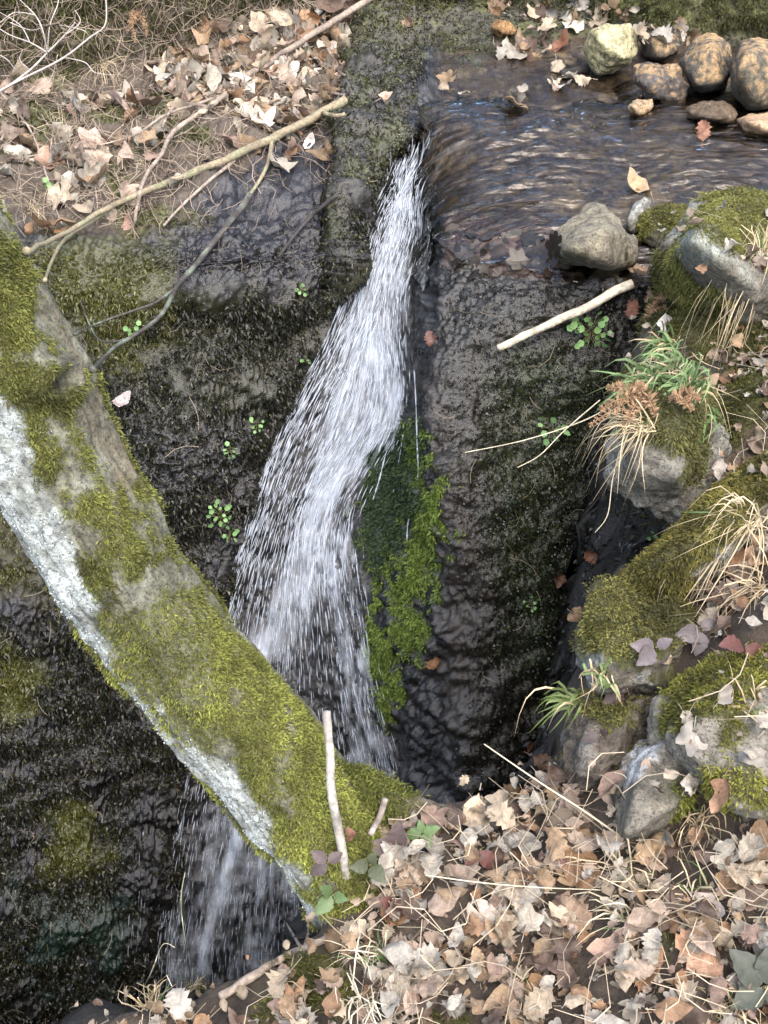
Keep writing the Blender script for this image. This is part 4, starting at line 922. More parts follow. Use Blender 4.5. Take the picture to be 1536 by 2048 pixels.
# individual leaves
LM = []
for i, (k, V, F) in enumerate(VAR):
    LM.append((k, mesh('dead_leaf', V, F), np.ptp(V[:, 2])))
KW = {'maple': 'lobed', 'oval': 'oval', 'oak': 'wavy-edged'}
def leaf_obj(p, n, size, kind, colr, label, group, r, tilt=.3, yaw=None, lift=.35):
    cand = [i for i, (k, _, _) in enumerate(LM) if k == kind]; k, me, hz = LM[cand[r.integers(len(cand))]]
    o = obj('dead_leaf', me, M_LEAF)
    R = basis(n, r, tilt)
    o.matrix_world = Matrix(np.block([[R*size, (p+n*(.008+hz*size*lift))[:, None]], [np.zeros((1, 3)), np.ones((1, 1))]]).tolist())
    o.color = (*colr, 1); tag(o, label, 'leaf', group)
    return o
SPEC = [ # px, py, size m, kind, colour, label
 (950,1640,.075,'oval',(.48,.38,.27),'long pale yellowish leaf at the gully rim, largest there'),
 (1165,1745,.085,'maple',(.20,.115,.06),'brown lobed leaf lying below the chalky lichen rock'),
 (1075,1755,.085,'maple',(.40,.27,.17),'broad tan spotted lobed leaf in the middle of the near bank'),
 (1035,1700,.065,'oval',(.22,.12,.08),'dark reddish oval leaf above the tan spotted leaf'),
 (1150,1830,.075,'oak',(.24,.165,.11),'large dull brown leaf standing up mid bank'),
 (965,1840,.075,'maple',(.42,.35,.28),'flat pale beige lobed leaf centre of the near bank'),
 (1230,1900,.075,'oval',(.38,.26,.19),'ribbed pinkish oval leaf right of centre near the bottom'),
 (1300,1945,.070,'oval',(.30,.165,.085),'upright orange ribbed leaf near the bottom right'),
 (1400,1920,.085,'oak',(.34,.205,.13),'broad rosy leaf lying near the lower right corner'),
 (1410,1830,.085,'maple',(.40,.33,.28),'pale grey-pink lobed leaf on the right of the near bank'),
 (1480,1760,.085,'maple',(.33,.215,.12),'tan star-shaped leaf beneath the right frame edge boulder'),
 (1515,1690,.085,'oval',(.17,.11,.065),'big brown curled leaf at the right frame edge'),
 (800,1990,.09,'oval',(.34,.23,.17),'striped rosy leaf at the bottom beside the dry grass tuft'),
 (1060,2005,.085,'oval',(.33,.20,.10),'long tan orange leaf at the bottom centre'),
 (1040,1580,.075,'oak',(.22,.14,.075),'brown leaf on the rim below the black wet rock'),
 (1450,1590,.06,'oval',(.28,.165,.10),'folded brown leaf at foot of the right boulder'),
 (700,1680,.045,'oval',(.25,.13,.09),'reddish brown leaf right beside the upright stick'),
 (820,1750,.07,'maple',(.42,.34,.26),'pale lobed leaf under the green bramble leaves'),
 (1475,1135,.075,'maple',(.36,.21,.12),'tan orange leaf on top of the slope beside the mossy ridge'),
 (1445,1210,.075,'oak',(.40,.33,.26),'pale leaf on the slope left of the orange leaf'),
 (1530,1110,.07,'maple',(.36,.24,.15),'orange tan leaf at the right frame edge above the slope'),
 (1270,550,.07,'oak',(.40,.28,.18),'curled tan leaf at the gap beside the angular boulder'),
 (1300,590,.075,'maple',(.36,.25,.18),'large crumpled leaf above the grass cushion'),
 (1325,650,.085,'oval',(.56,.53,.50),'bleached white leaf above the green grass cushion'),
 (1265,620,.06,'oak',(.20,.09,.06),'rusty red crumpled leaf above the grass cushion'),
 (1430,700,.06,'oval',(.40,.31,.22),'beige upright leaf right of the green grass cushion'),
 (1430,930,.05,'oval',(.48,.44,.39),'small bleached leaf on the moss of the overhanging boulder'),
 (1190,1110,.05,'oak',(.16,.07,.035),'wet russet leaf in the black gully'),
 (1120,1160,.05,'maple',(.10,.05,.025),'dark brown wet leaf in the gully left of the russet one'),
 (1160,1240,.05,'maple',(.09,.055,.025),'brown wet leaf beside the edge of the mossy ridge'),
 (1060,1490,.055,'oval',(.13,.055,.03),'dark red leaf low in the black gully'),
 (1100,1530,.055,'oak',(.09,.05,.028),'blackish leaf beneath the dark red leaf in the gully'),
 (862,680,.05,'oak',(.12,.065,.05),'curled dark leaf caught on the rock right of the falls'),
 (868,1330,.05,'oak',(.16,.075,.03),'rusty leaf stuck to the rock right of the lower falls'),
 (250,800,.07,'oval',(.36,.31,.29),'pale withered leaf hanging by the trunk on the left cliff'),
 (615,288,.06,'oval',(.55,.50,.44),'whitish leaf alone on the wet slab below the long branch'),
 (265,440,.07,'oval',(.38,.24,.18),'pinkish leaf under the long branch at the brow'),
 (1405,272,.07,'oak',(.20,.10,.06),'brown leaf riding the stream at right'),
 (1275,375,.10,'oval',(.36,.26,.15),'tan leaf at the near edge of the stream behind the slab'),
 (470,200,.13,'maple',(.40,.31,.26),'largest pale lobed leaf on the far ledge'),
 (520,250,.12,'maple',(.46,.39,.31),'pale cream lobed leaf just above the long branch'),
 (615,40,.10,'oval',(.30,.16,.08),'orange brown leaf below the upper branch near the top'),
 (240,215,.12,'maple',(.40,.30,.25),'pale pinkish leaf on the middle of the mossy ledge'),
 (180,290,.11,'maple',(.38,.28,.22),'tan leaf in the short grass left on the ledge'),
 (105,320,.11,'maple',(.34,.22,.16),'brown pink leaf near the left frame edge on the ledge'),
 (765,200,.06,'oval',(.40,.27,.20),'small pinkish leaf on top of the rock rib'),
 (820,45,.08,'oval',(.30,.20,.13),'narrow brown leaf lying at the top of the rib'),
 (1120,95,.11,'oval',(.18,.08,.045),'dark red brown wet leaf at the far shallow edge'),
 (1060,110,.08,'oak',(.12,.07,.05),'dark folded leaf pile in the far shallows'),
]
rl = np.random.default_rng(610)
for a, b, s, k, c, lab in SPEC:
    h = hit(a, b)
    if h: leaf_obj(h[0], nrm(h[1]*.6+.4*nrm(CAM-h[0])), s*.9, k, c, lab, None, rl, .25)
def zone(a, b):
    if b > 1930: return ('at the bottom left of the near bank' if a < 760 else 'at the bottom centre of the near bank' if a < 1150 else 'at the bottom right of the near bank')
    if a > 1300 and b < 1400: return 'on the slope above the mossy ridge'
    if b < 1700: return 'along the gully rim'
    if a < 820: return 'around the upright grey stick'
    if a < 1150: return 'in the middle of the near bank'
    return 'below the chalky lichen rock'
MARKS = [(950,1640,'long pale yellowish leaf'),(1165,1745,'brown lobed leaf under the lichen rock'),(1075,1755,'tan spotted lobed leaf'),(965,1840,'flat pale beige leaf'),(1230,1900,'ribbed pinkish leaf'),(1300,1945,'upright orange leaf'),(1410,1830,'pale grey-pink leaf'),(1510,1690,'big curled edge leaf'),(800,1990,'striped rosy leaf'),(1060,2005,'long tan orange leaf'),(1450,1590,'folded brown leaf'),(690,1740,'foot of the upright stick'),(820,1750,'pale leaf under green bramble'),(1475,1135,'orange leaf by the mossy crest'),(1040,1580,'rim leaf below the black rock'),(600,1960,'moss cushion at the bottom'),(1235,1740,'dry tuft under the lichen rock'),(730,2000,'pale arching dry tuft'),(1510,1990,'veined bramble in the corner'),(1150,1640,'red green bramble'),(1400,1640,'grass at the right boulder foot'),(385,1975,'tall sparse tuft'),(1320,650,'bleached leaf above the grass cushion'),(1400,880,'soil beside the overhanging boulder'),(860,1900,'middle of the leaf carpet'),(1150,1900,'leaf carpet below the dull brown leaf'),(1340,1750,'leaf carpet right of the straw'),
  (470,200,'largest far-ledge leaf'),(615,40,'orange far leaf near the top'),(240,215,'pinkish ledge leaf'),(105,320,'brown ledge leaf at the frame edge'),(600,130,'upper branch on the drift'),(180,290,'tan ledge leaf in grass'),(380,120,'upper end of the leaf drift')]
def where(a, b):
    d = [(math.hypot(a-x, b-y), x, y, t) for x, y, t in MARKS]; _, x, y, t = min(d)
    side = ('right of' if a > x else 'left of') if abs(a-x) > abs(b-y) else ('below' if b > y else 'above')
    return f'{side} the {t}'
cand = [s for s in near if (lambda q: -40 < q[0] < 1570 and 1000 < q[1] < 2080)(project(s[0]))]
idx = rl.permutation(len(cand))[:205]
for i in idx:
    p, n = cand[i]; a, b, _ = project(p)
    k = ['maple', 'oval', 'oak', 'oval'][rl.integers(4)]; ci = rl.choice(len(PAL), p=PW)
    z = zone(a, b)
    sz = rl.uniform(.027, .056)
    leaf_obj(p+np.array([0, 0, .004+.008*rl.uniform()]), n, sz, k, np.array(PAL[ci][1])*rl.uniform(.6, 1.05), f"{'small' if sz < .046 else 'broad'} {PAL[ci][0]} {KW[k]} leaf {where(a, b)}", 'loose dead leaves on the near bank', rl, .27)
for p, n in farspots[:60]:
    k = ['maple', 'oval', 'maple'][rl.integers(3)]; ci = rl.choice(len(PAL), p=PW)
    a, b, _ = project(p)
    z = 'on the far ledge beside the rock rib' if a > 420 else 'on the mossy far ledge left of the leaf drift'
    leaf_obj(p+n*.008, n, rl.uniform(.07, .12), k, np.array(PAL[ci][1])*rl.uniform(.9, 1.1), f'{PAL[ci][0]} {KW[k]} leaf {where(a, b)}', 'loose dead leaves on the far ledge', rl, .3)

# ------------------------------------------------------------------ sticks and branches
def stick(name, label, pts, r0, r1, colr, lift=.008, k=8, cat='branch', forks=(), rough=.25, end=None, deps=None, seed=0, moss=None):
    def lay(pts, r):
        pp = catmull(np.array(pts, float), 6*len(pts)); q = []
        for a, b in pp:
            h = hit(a, b)
            if h: q.append(h[0]+nrm(CAM-h[0])*(lift+r))
        q = np.array(q); d = project(q)[2]; n = len(d)
        i = np.arange(n); wg = np.exp(-((i[:, None]-i[None])/(n*.16))**2); sm = (wg*d[None]).sum(1)/wg.sum(1)
        t = np.minimum(sm, d); wg = np.exp(-((i[:, None]-i[None])/(n*.06))**2); t = np.minimum((wg*t[None]).sum(1)/wg.sum(1), d+r*.5)
        return CAM+(q-CAM)*(t/d)[:, None]
    if deps is not None: c = catmull(np.array([atD(a, b, d) for (a, b), d in zip(pts, deps)]), 36)
    else: c = lay(pts, r0)
    c = c+np.stack([fbm(c, 9, 2, seed+900), fbm(c, 9, 2, seed+901), fbm(c, 9, 2, seed+902)], -1)*r0*.5
    o = thing(name, label, cat, tuple(c[0]))
    def part(nm, c, r0, r1):
        V, F = tube(c, np.linspace(r0, r1, len(c))*(1+.06*fbm(c, 40, 2, seed)), k, 900+seed, rough*.5, 60)
        nn = fbm(V, 28, 3, 910+seed); col = np.array(colr)*(1+.55*nn[:, None])
        if moss is not None: col = mixc(col, moss, sst(.1, .4, nn))
        obj(nm, mesh(nm, rel(V, o), F, np.clip(col, .004, 1)), M_TWIG, o)
    part('stem', c, r0, r1)
    for fp, f0, f1 in forks:
        fq = lay(fp, f0)
        j = np.argmin(np.linalg.norm(c-fq[0], axis=1)); w1 = np.linspace(1, 0, len(fq))[:, None]**3; fq = fq+(c[j]-fq[0])*w1
        part('side_twig', fq, f0, f1)
    return o
G_B = (.20, .165, .105)
stick('branch', 'long bare branch lying across the far ledge from the rib to the trunk', [(690,200),(640,225),(550,275),(450,318),(350,358),(250,400),(150,455),(55,505)], .0135, .005, G_B, .02, 9, seed=1, moss=(.15,.15,.085),
      forks=[([(230,412),(190,440),(130,480),(105,520),(90,560)], .006, .003), ([(550,280),(540,320),(520,360),(495,395)], .006, .004), ([(550,272),(530,250),(515,237)], .004, .002), ([(640,228),(672,232),(690,228)], .006,.005)])
stick('branch', 'upper branch rising over the leaf drift to the top edge of the picture', [(760,-15),(735,0),(640,60),(560,110),(505,145),(455,185),(410,220),(350,260),(320,310),(285,370),(272,445)], .0115, .004, (.20,.16,.125), .045, 8, seed=2, forks=[([(455,185),(400,205),(330,230),(270,270),(200,290)], .005, .002), ([(335,185),(338,210),(325,255)], .005, .003)])
stick('branch', 'dark wet branch hanging down the left cliff with a forked tip', [(500,390),(470,430),(430,480),(395,525),(360,565),(345,590),(320,635),(270,670),(220,705),(180,745)], .009, .004, (.050,.045,.040), .012, 7, seed=3, moss=(.10,.12,.09), forks=[([(352,575),(310,605),(270,620),(200,645),(150,668)], .004, .002), ([(225,702),(195,690),(180,655),(160,600)], .003, .0015)])
stick('twig', 'thin pale twig under the long branch on the slab', [(470,320),(420,360),(370,405),(328,452)], .005, .003, (.22,.18,.14), .01, 6, 'twig', seed=4)
stick('twig', 'short black twig on the wet slab beside the rib', [(672,390),(630,425),(590,470),(557,512)], .006, .003, (.03,.026,.024), .008, 6, 'twig', seed=5)
stick('stick', 'pale barkless stick poking out over the wet rock at right', [(1262,570),(1200,600),(1130,635),(1060,668),(998,700)], .0115, .008, (.34,.31,.235), .03, 10, 'stick', seed=6, rough=.2)
stick('stick', 'upright grey stick leaning on the mossy base of the trunk', [(653,1420),(660,1500),(664,1580),(678,1660),(693,1755)], .0056, .0066, (.26,.24,.205), .0, 9, 'stick', deps=[1.605, 1.60, 1.60, 1.62, 1.66], seed=7, rough=.15)
stick('branch', 'knobbly grey branch on the rim at the lower left', [(440,1995),(500,1960),(560,1920),(620,1890),(690,1865)], .0065, .005, (.20,.165,.13), .004, 8, seed=8, rough=.4, forks=[([(595,1905),(585,1870),(572,1845)], .003, .0015), ([(610,1895),(618,1860),(612,1830)], .003, .0015)])
stick('stick', 'short grey stick behind the bramble leaves at the foot of the trunk', [(772,1600),(760,1635),(742,1670)], .0052, .0045, (.24,.2,.17), .004, 8, 'stick', seed=9)
stick('stick', 'short black stick in the shallows below the yellow boulder', [(1172,138),(1150,143),(1124,150)], .014, .012, (.02,.018,.016), .012, 8, 'stick', seed=10)
stick('twig', 'thin dark twig in the water film above the wet face', [(1080,400),(1030,405),(980,412),(945,425)], .003, .002, (.035,.025,.02), .004, 6, 'twig', seed=11)
stick('twig', 'bent thin twig at the left frame edge of the ledge', [(0,185),(40,230),(70,280),(90,340),(105,400),(125,450)], .0035, .002, (.24,.20,.17), .012, 6, 'twig', seed=12)
stick('twig', 'thin twig lying across the leaf drift near the rib', [(690,150),(640,130),(590,165),(530,180)], .004, .003, (.12,.095,.075), .012, 6, 'twig', seed=13)
stick('twig', 'dark twig along the lower edge of the leaf drift', [(690,190),(620,180),(560,185),(520,178)], .005, .003, (.13,.10,.085), .012, 6, 'twig', seed=14)
# bare pale shrub at the upper left
def shrub():
    base = hit(0, 165)[0]; dp = depth_of(base)-.28
    o = thing('bare_shrub', 'bare pale twiggy shrub spreading at the upper left corner', 'shrub', tuple(atD(-60, 230, dp)))
    lines = [([(-60,230),(0,185),(60,140),(95,105),(130,70),(150,45)], .004), ([(-60,215),(30,165),(120,120),(180,75),(210,50),(212,0)], .0035), ([(95,105),(85,60),(70,30),(40,0)], .0025), ([(95,105),(60,85),(20,70),(-20,45)], .0025), ([(130,115),(170,125),(190,145),(230,150)], .002), ([(95,100),(100,50),(115,10),(118,-20)], .002), ([(60,85),(40,50),(0,25)], .0018), ([(70,30),(30,25),(0,45)], .0018), ([(30,140),(15,120),(-10,105)], .002), ([(130,70),(160,45),(150,20)], .0018), ([(115,110),(100,160),(60,190)], .0015), ([(20,45),(60,60),(85,55)], .0015), ([(180,75),(165,60),(120,50)], .0015), ([(60,140),(40,120),(45,100)], .0015)]
    for i, (ln_, r) in enumerate(lines):
        q = np.array([atD(a, b, dp+.05*math.sin(i*2+j*.6)*(j > 0)) for j, (a, b) in enumerate(ln_)])
        V, F = tube(catmull(q, 6*len(q)), np.linspace(r, r*.45, 6*len(q)), 5)
        obj('twig', mesh('twig', rel(V, o), F, np.tile([.34, .30, .27], (len(V), 1))), M_TWIG, o)
shrub()

# ------------------------------------------------------------------ grass
def blades(n, base, up, L, wd, r, droop, spread_, aim=None, segs=6):
    d = nrm(up+r.normal(size=(n, 3))*spread_+(0 if aim is None else np.asarray(aim)))
    L = L*r.uniform(.55, 1.15, n); base = base+r.normal(size=(n, 3))*np.array([.010, .010, .003])
    t = np.linspace(0, 1, segs)[None, :, None]
    side = nrm(np.cross(d, r.normal(size=(n, 3))*.3+np.array([0, -.6, .5])))
    drp = (droop*r.uniform(.5, 1.4, n))[:, None, None]
    p = base[:, None]+d[:, None]*L[:, None, None]*t*(1-.15*t)+np.array([0, 0, -1.0])*drp*L[:, None, None]*t**2.2
    p = p+r.normal(size=(n, 1, 3))*L[:, None, None]*.10*np.sin(t*3.0)
    w_ = wd*(1-t**2*.9)*r.uniform(.7, 1.2, n)[:, None, None]
    V = np.stack([p-side[:, None]*w_, p+side[:, None]*w_], 2)      # n,segs,2,3
    f = gridF(segs, 2)
    F = (np.arange(n)[:, None, None]*segs*2+f[None]).reshape(-1, 4)
    return V.reshape(-1, 3), F
def tuft(label, a, b, green, dry, seed, aim=(0, 0, 0), group=None, gw=.0016, name='grass_tuft', gcol=(.10, .165, .055), dcol=(.42, .34, .21), spread_=.6, up=None):
    h = hit(a, b)
    if not h: return
    r = np.random.default_rng(seed); o = thing(name, label, 'grass', tuple(h[0]), group)
    upv = nrm(h[1]*.4+np.array([0, 0, .6])) if up is None else np.array(up, float)
    for nm, spec, c in (('green_blades', green, gcol), ('dry_blades', dry, dcol)):
        if not spec or spec[0] == 0: continue
        n, L, droop = spec
        V, F = blades(n, np.zeros(3), upv, L, gw if nm[0] == 'g' else gw*.7, r, droop, spread_, aim)
        cc = np.repeat(np.array(c)*r.uniform(.6, 1.3, (n, 1)), 12, 0)
        obj(nm, mesh(nm, V, F, cc), M_GRASS, o)
    return o
tuft('green-topped tuft with long hanging straw on the big mossy boulder', 1525, 520, (46, .12, .5), (120, .24, 1.1), 701, aim=(-.7, -.35, -.1))
for i, (a, b, n, m_) in enumerate([(1350,735,70,26),(1310,765,60,24),(1385,775,46,16),(1335,700,40,14)]):
    tuft(['green cushion of grass in the middle of the right bank','green grass leaning left over the overhanging boulder','right end of the green grass cushion on the bank','upper part of the green grass cushion below the white leaf'][i], a, b, (n, .115, .6), (m_, .12, .9), 710+i, aim=(-.5, -.25, .1), gw=.0026, gcol=(.125, .19, .075))
tuft('small green tuft on the bare soil right of the overhanging boulder', 1425, 835, (16, .05, .4), (2, .05, .6), 720, aim=(-.1, -.2, .1), gw=.0022)
tuft('dry straw mixed with rust-coloured fern on the overhanging boulder', 1290, 850, (4, .08, .7), (60, .13, 1.0), 721, aim=(-.7, -.3, -.1))
tuft('drooping green blades hanging over the gully rim under the mossy ridge', 1150, 1400, (26, .075, .9), (3, .08, .9), 722, aim=(-.9, -.1, 0), gw=.0024, gcol=(.13, .175, .055))
tuft('small green rosette in dry grass on the mossy ridge', 1205, 1345, (16, .045, .4), (26, .07, .9), 723, aim=(.1, -.4, 0), gw=.0024, gcol=(.14, .19, .075))
tuft('tall sparse tuft at the lower left rim in front of the falls', 385, 1975, (12, .15, .12), (30, .11, .9), 724, spread_=.35, gw=.0016, gcol=(.16, .18, .06))
tuft('low dry tuft at the bottom left of the rim', 300, 2020, (2, .06, .5), (40, .10, .9), 725)
tuft('pale dry tuft with few green blades left of centre at the bottom', 755, 1920, (10, .07, .3), (34, .12, 1.0), 726, aim=(-.4, -.2, 0), dcol=(.46, .40, .28))
tuft('pale arching dry tuft at the bottom centre', 730, 2000, (0, 0, 0), (60, .14, 1.0), 727, aim=(.2, -.4, 0), dcol=(.50, .45, .34))
tuft('small green tuft among leaves at the bottom centre', 830, 1965, (14, .05, .25), (18, .10, 1.0), 728, gcol=(.11, .17, .03))
tuft('dry tuft below the chalky lichen rock', 1235, 1740, (4, .08, .5), (46, .14, 1.0), 729, aim=(.2, -.3, .1), dcol=(.44, .37, .24))
tuft('dry tuft with a green blade right of the large dull leaf', 1260, 1830, (7, .10, .8), (30, .13, 1.1), 730, aim=(-.4, 0, 0), dcol=(.44, .38, .25))
tuft('green and dry tuft at the right of the near bank', 1400, 1800, (7, .09, .5), (30, .13, 1.0), 731, dcol=(.42, .36, .23))
tuft('small green blades at the bottom right of centre', 1040, 1975, (8, .04, .3), (20, .11, 1.1), 732, gcol=(.10, .15, .03))
tuft('straw fan combed down the slope beside the mossy ridge', 1500, 1040, (2, .1, .6), (80, .17, 1.0), 733, aim=(-.9, -.5, -.2), dcol=(.44, .36, .23))
tuft('straw fan lower on the slope by the right frame edge', 1530, 1180, (0, .1, .6), (46, .15, 1.0), 734, aim=(-.8, -.6, -.2), dcol=(.44, .36, .23))
tuft('thin dry grass on the moss-streaked boulder at right', 1500, 1420, (3, .07, .6), (26, .12, 1.0), 735, aim=(-.4, -.3, -.1))
tuft('dry grass arching at foot of the right boulder', 1400, 1640, (3, .09, .5), (26, .12, 1.0), 736, aim=(0, -.4, .2))
tuft('dry grass in the lower right corner', 1460, 2010, (2, .07, .5), (50, .12, 1.0), 737, aim=(-.2, -.3, 0))
for i, (a, b, n, L) in enumerate([(330,120,50,.16),(205,130,40,.15),(430,110,24,.12),(130,250,40,.13),(60,420,36,.14),(250,330,30,.12),(120,180,30,.13)]):
    tuft(['dry grass at the foot of the mossy back rock','dry grass clump behind the bare shrub','wispy dry grass where the leaf drift meets the back rock','dry grass on the mossy ledge below the shrub','brown straw at the left frame edge above the trunk','short grass in the middle of the far ledge','dry grass under the bare shrub'][i], a, b, (4, L*.7, .5), (n, L, 1.0), 750+i, aim=(.1, -.5, -.1), gcol=(.09, .11, .04), dcol=(.33, .27, .17))
# one long pale straw leaning over the rim, and other single stalks
def stalk(label, pts, deps, r, colr=(.52, .46, .33), name='grass_stalk'):
    q = []
    for (a, b), d in zip(pts, deps):
        q.append(atD(a, b, d) if d else (lambda h: h[0]+nrm(CAM-h[0])*.01)(hit(a, b)))
    q = catmull(np.array(q), 8*len(q)); V, F = tube(q, np.linspace(r, r*.5, len(q)), 5)
    o = obj(name, mesh(name, V-q[0], F, np.tile(colr, (len(V), 1))), M_GRASS); o.location = q[0]; tag(o, label, 'stalk')
stalk('long pale straw leaning out over the gully rim', [(1285,1705),(1180,1630),(1080,1565),(968,1488)], [1.66, 1.63, 1.62, 1.62], .0016)
stalk('pale bent stalk in front of the chalky lichen rock', [(1290,1715),(1270,1640),(1255,1560),(1228,1545)], [None, 1.66, 1.66, 1.67], .0012)
stalk('upright straw rising before the right boulder', [(1450,1690),(1435,1630),(1425,1560),(1428,1500)], [None, 1.66, 1.64, 1.63], .0012)
stalk('long straw hanging down into the black gully', [(1240,900),(1225,960),(1215,1030),(1190,1065)], [1.94, 1.92, 1.92, 1.93], .0011)
stalk('long straw reaching left over the wet rock', [(1260,790),(1170,840),(1050,880),(930,905)], [1.98, 1.97, 1.98, 2.0], .0013)
stalk('second straw crossing over the small cress plant', [(1200,800),(1130,860),(1080,910),(1035,935)], [1.98, 1.96, 1.95, 1.95], .0012)
stalk('fallen straw lying along the near bank', [(850,1750),(960,1765),(1080,1775),(1200,1780),(1290,1785)], [1.63, 1.60, 1.595, 1.59, 1.58], .0010)
stalk('thin green stem rising from the lower left tuft', [(385,1975),(370,1880),(362,1800),(370,1745)], [None, 1.70, 1.68, 1.66], .0009, (.34, .36, .22))
stalk('bent straw left of the tall sparse tuft', [(275,2000),(300,1950),(325,1890),(350,1895)], [None, 1.7, 1.68, 1.67], .0009, (.42, .38, .27))
stalk('pale rice-like straw at the right frame edge', [(1540,1485),(1500,1488),(1455,1495)], [1.58, 1.59, 1.61], .0011)

# scattered needles and straw: nobody could count them
def straw(name, spots, L, r_, label, colr, seed):
    r = np.random.default_rng(seed); n = len(spots)
    p = np.array([s[0] for s in spots]); nn = np.array([s[1] for s in spots])
    a = r.normal(size=(n, 3)); d = nrm(np.cross(nn, a)+nn*r.normal(0, .12, (n, 1))); s = nrm(np.cross(d, nn+r.normal(size=(n, 3))*.3))
    t = np.linspace(-.5, .5, 4)[None, :, None]; Ls = r.uniform(*L, n)[:, None, None]
    c = p[:, None]+nn[:, None]*.012+d[:, None]*Ls*t+s[:, None]*(r.normal(0, .6, n)[:, None, None]*Ls*t*t*2)+nn[:, None]*(.06*Ls*(1-4*t*t))
    V = np.stack([c-s[:, None]*r_, c+s[:, None]*r_], 2); F = (np.arange(n)[:, None, None]*8+gridF(4, 2)[None]).reshape(-1, 4)
    cc = np.repeat(np.array(colr)*r.uniform(.45, 1.25, (n, 1)), 8, 0)
    o = obj(name, mesh(name, V.reshape(-1, 3), F, cc), M_GRASS, kind='stuff'); o['label'] = label
ds = bankm*(U < 4.5)*vis*(1-.9*wetb)
P1, t1 = sample_tri(Vc, FT, ds.ravel(), 3800, 760)
straw('straw', [(p, gnf[FT[t, 0]]) for p, t in zip(P1, t1)], (.03, .14), .0009, 'fine twigs, needles and straw strewn over the far ledge', (.24, .19, .14), 761)
P1, t1 = sample_tri(Vc, FT, ((wetb*.3+rf*.12+lcliff*.10)*vis*dripless).ravel(), 420, 762)
straw('straw', [(p, gnf[FT[t, 0]]) for p, t in zip(P1, t1)], (.03, .09), .0008, 'odd needles and straw stuck on the wet rock', (.16, .13, .09), 763)
ns = [near[i] for i in np.random.default_rng(4).permutation(len(near))[:2600]]
straw('straw', [(p+np.array([0, 0, .012]), n) for p, n in ns], (.025, .12), .0007, 'fine straw and needles among the leaves of the near bank', (.32, .265, .185), 764)

# ------------------------------------------------------------------ small plants
def flat_leaf(n, shape='round', serr=False):
    if shape == 'round':
        a = np.linspace(0, 2*np.pi, 12, endpoint=False); R = .5*(1+.10*np.cos(5*a)); V = np.stack([np.cos(a)*R, np.sin(a)*R+.5, .10*np.cos(a)**2], -1)
        V = np.vstack([[[0, .5, -.05]], V]); j = np.arange(12); F = np.stack([0*j, 1+j, 1+(j+1) % 12], 1); return V, F
    m_ = 11; s = np.linspace(0, 1, m_); wd = .36*np.sin(np.pi*s**.8)**.85*(1-.3*s)+.01; wd = wd*(1+.10*(np.arange(m_) % 2))
    X = np.stack([-wd, -wd*.5, 0*wd, wd*.5, wd], 1); Z = np.abs(X)*.25+(s[:, None]-.5)**2*-.25+.03*np.sin(s*26)[:, None]*np.abs(X)*4
    V = np.stack([X, s[:, None]+0*X, Z], -1).reshape(-1, 3); F = gridF(m_, 5); return V, np.vstack([F[:, :3], F[:, [0, 2, 3]]])
def green_mat(name, c, rough=.5, vein=False):
    m, n, p = newmat(name)
    t = noise_node(n, 60 if not vein else 9, 4); mr = n.nodes.new('ShaderNodeMapRange'); mr.inputs[3].default_value = .55; mr.inputs[4].default_value = 1.4
    lk(n, t.outputs[0], mr.inputs[0]); vm = n.nodes.new('ShaderNodeVectorMath'); vm.operation = 'SCALE'; vm.inputs[0].default_value = c; lk(n, mr.outputs[0], vm.inputs['Scale'])
    if vein:
        oi = n.nodes.new('ShaderNodeObjectInfo'); lk(n, oi.outputs['Color'], vm.inputs[0])
    lk(n, vm.outputs[0], p.inputs['Base Color']); p.inputs['Roughness'].default_value = rough; p.inputs['Specular IOR Level'].default_value = .25
    return m
M_CRESS = green_mat('cress_leaf', (.13, .23, .085)); M_BRAM = green_mat('bramble_leaf', (.1, .1, .1), .5, True); M_STEM = green_mat('plant_stem', (.12, .12, .05)); M_FERN = green_mat('dry_fern', (.20, .125, .07), .8)
cressV, cressF = flat_leaf(0); cress_me = mesh('leaf', cressV, cressF); brV, brF = flat_leaf(0, 'b'); bram_me = mesh('leaflet', brV, brF)
def leafmat(p, y, n, s):
    y = nrm(np.asarray(y)); n = nrm(n-y*(n@y)); x = np.cross(y, n)
    return Matrix(np.block([[np.stack([x, y, n], 1)*s, np.asarray(p)[:, None]], [np.zeros((1, 3)), np.ones((1, 1))]]).tolist())
def cress(label, a, b, n, rp_, s, seed, c=None):
    h = hit(a, b)
    if not h: return
    p, nn = h; r = np.random.default_rng(seed); nn = nrm(nn+nrm(CAM-p)*.5)
    o = thing('cress_plant', label, 'plant', tuple(p), 'small green cress plants on the wet rock')
    dp = depth_of(p); stems = []
    for k in range(n):
        an = k*2.4+r.uniform(-.3, .3); rr = rp_*math.sqrt((k+.5)/n)
        q = atD(a+rr*math.cos(an), b+rr*math.sin(an)*1.0, dp-.015-.02*r.uniform())-p
        y = nrm(np.array([math.cos(an), 0, -math.sin(an)])*.8+r.normal(size=3)*.3)
        l = obj('leaf', cress_me, M_CRESS, o); l.matrix_local = leafmat(q, y, nrm(nn+r.normal(size=3)*.35), s*r.uniform(.7, 1.2))
        stems.append(tube(catmull(np.array([[0, 0, 0], q*.5+nn*.008, q]), 6), .0007, 4))
    V, F = merge(stems); obj('stems', mesh('stems', V, F), M_STEM, o)
cress('big cress clump under the barkless stick', 1183, 662, 26, 36, .016, 801)
cress('small cress plant crossed by straw on the right rock face', 1103, 858, 9, 26, .015, 802)
cress('tiny pale cress sprig low on the black face', 1062, 1205, 7, 15, .009, 803)
cress('largest cress cluster left of the falls', 440, 1030, 16, 24, .013, 804); cress('hanging lower half of the large cress cluster', 462, 1070, 8, 13, .011, 805)
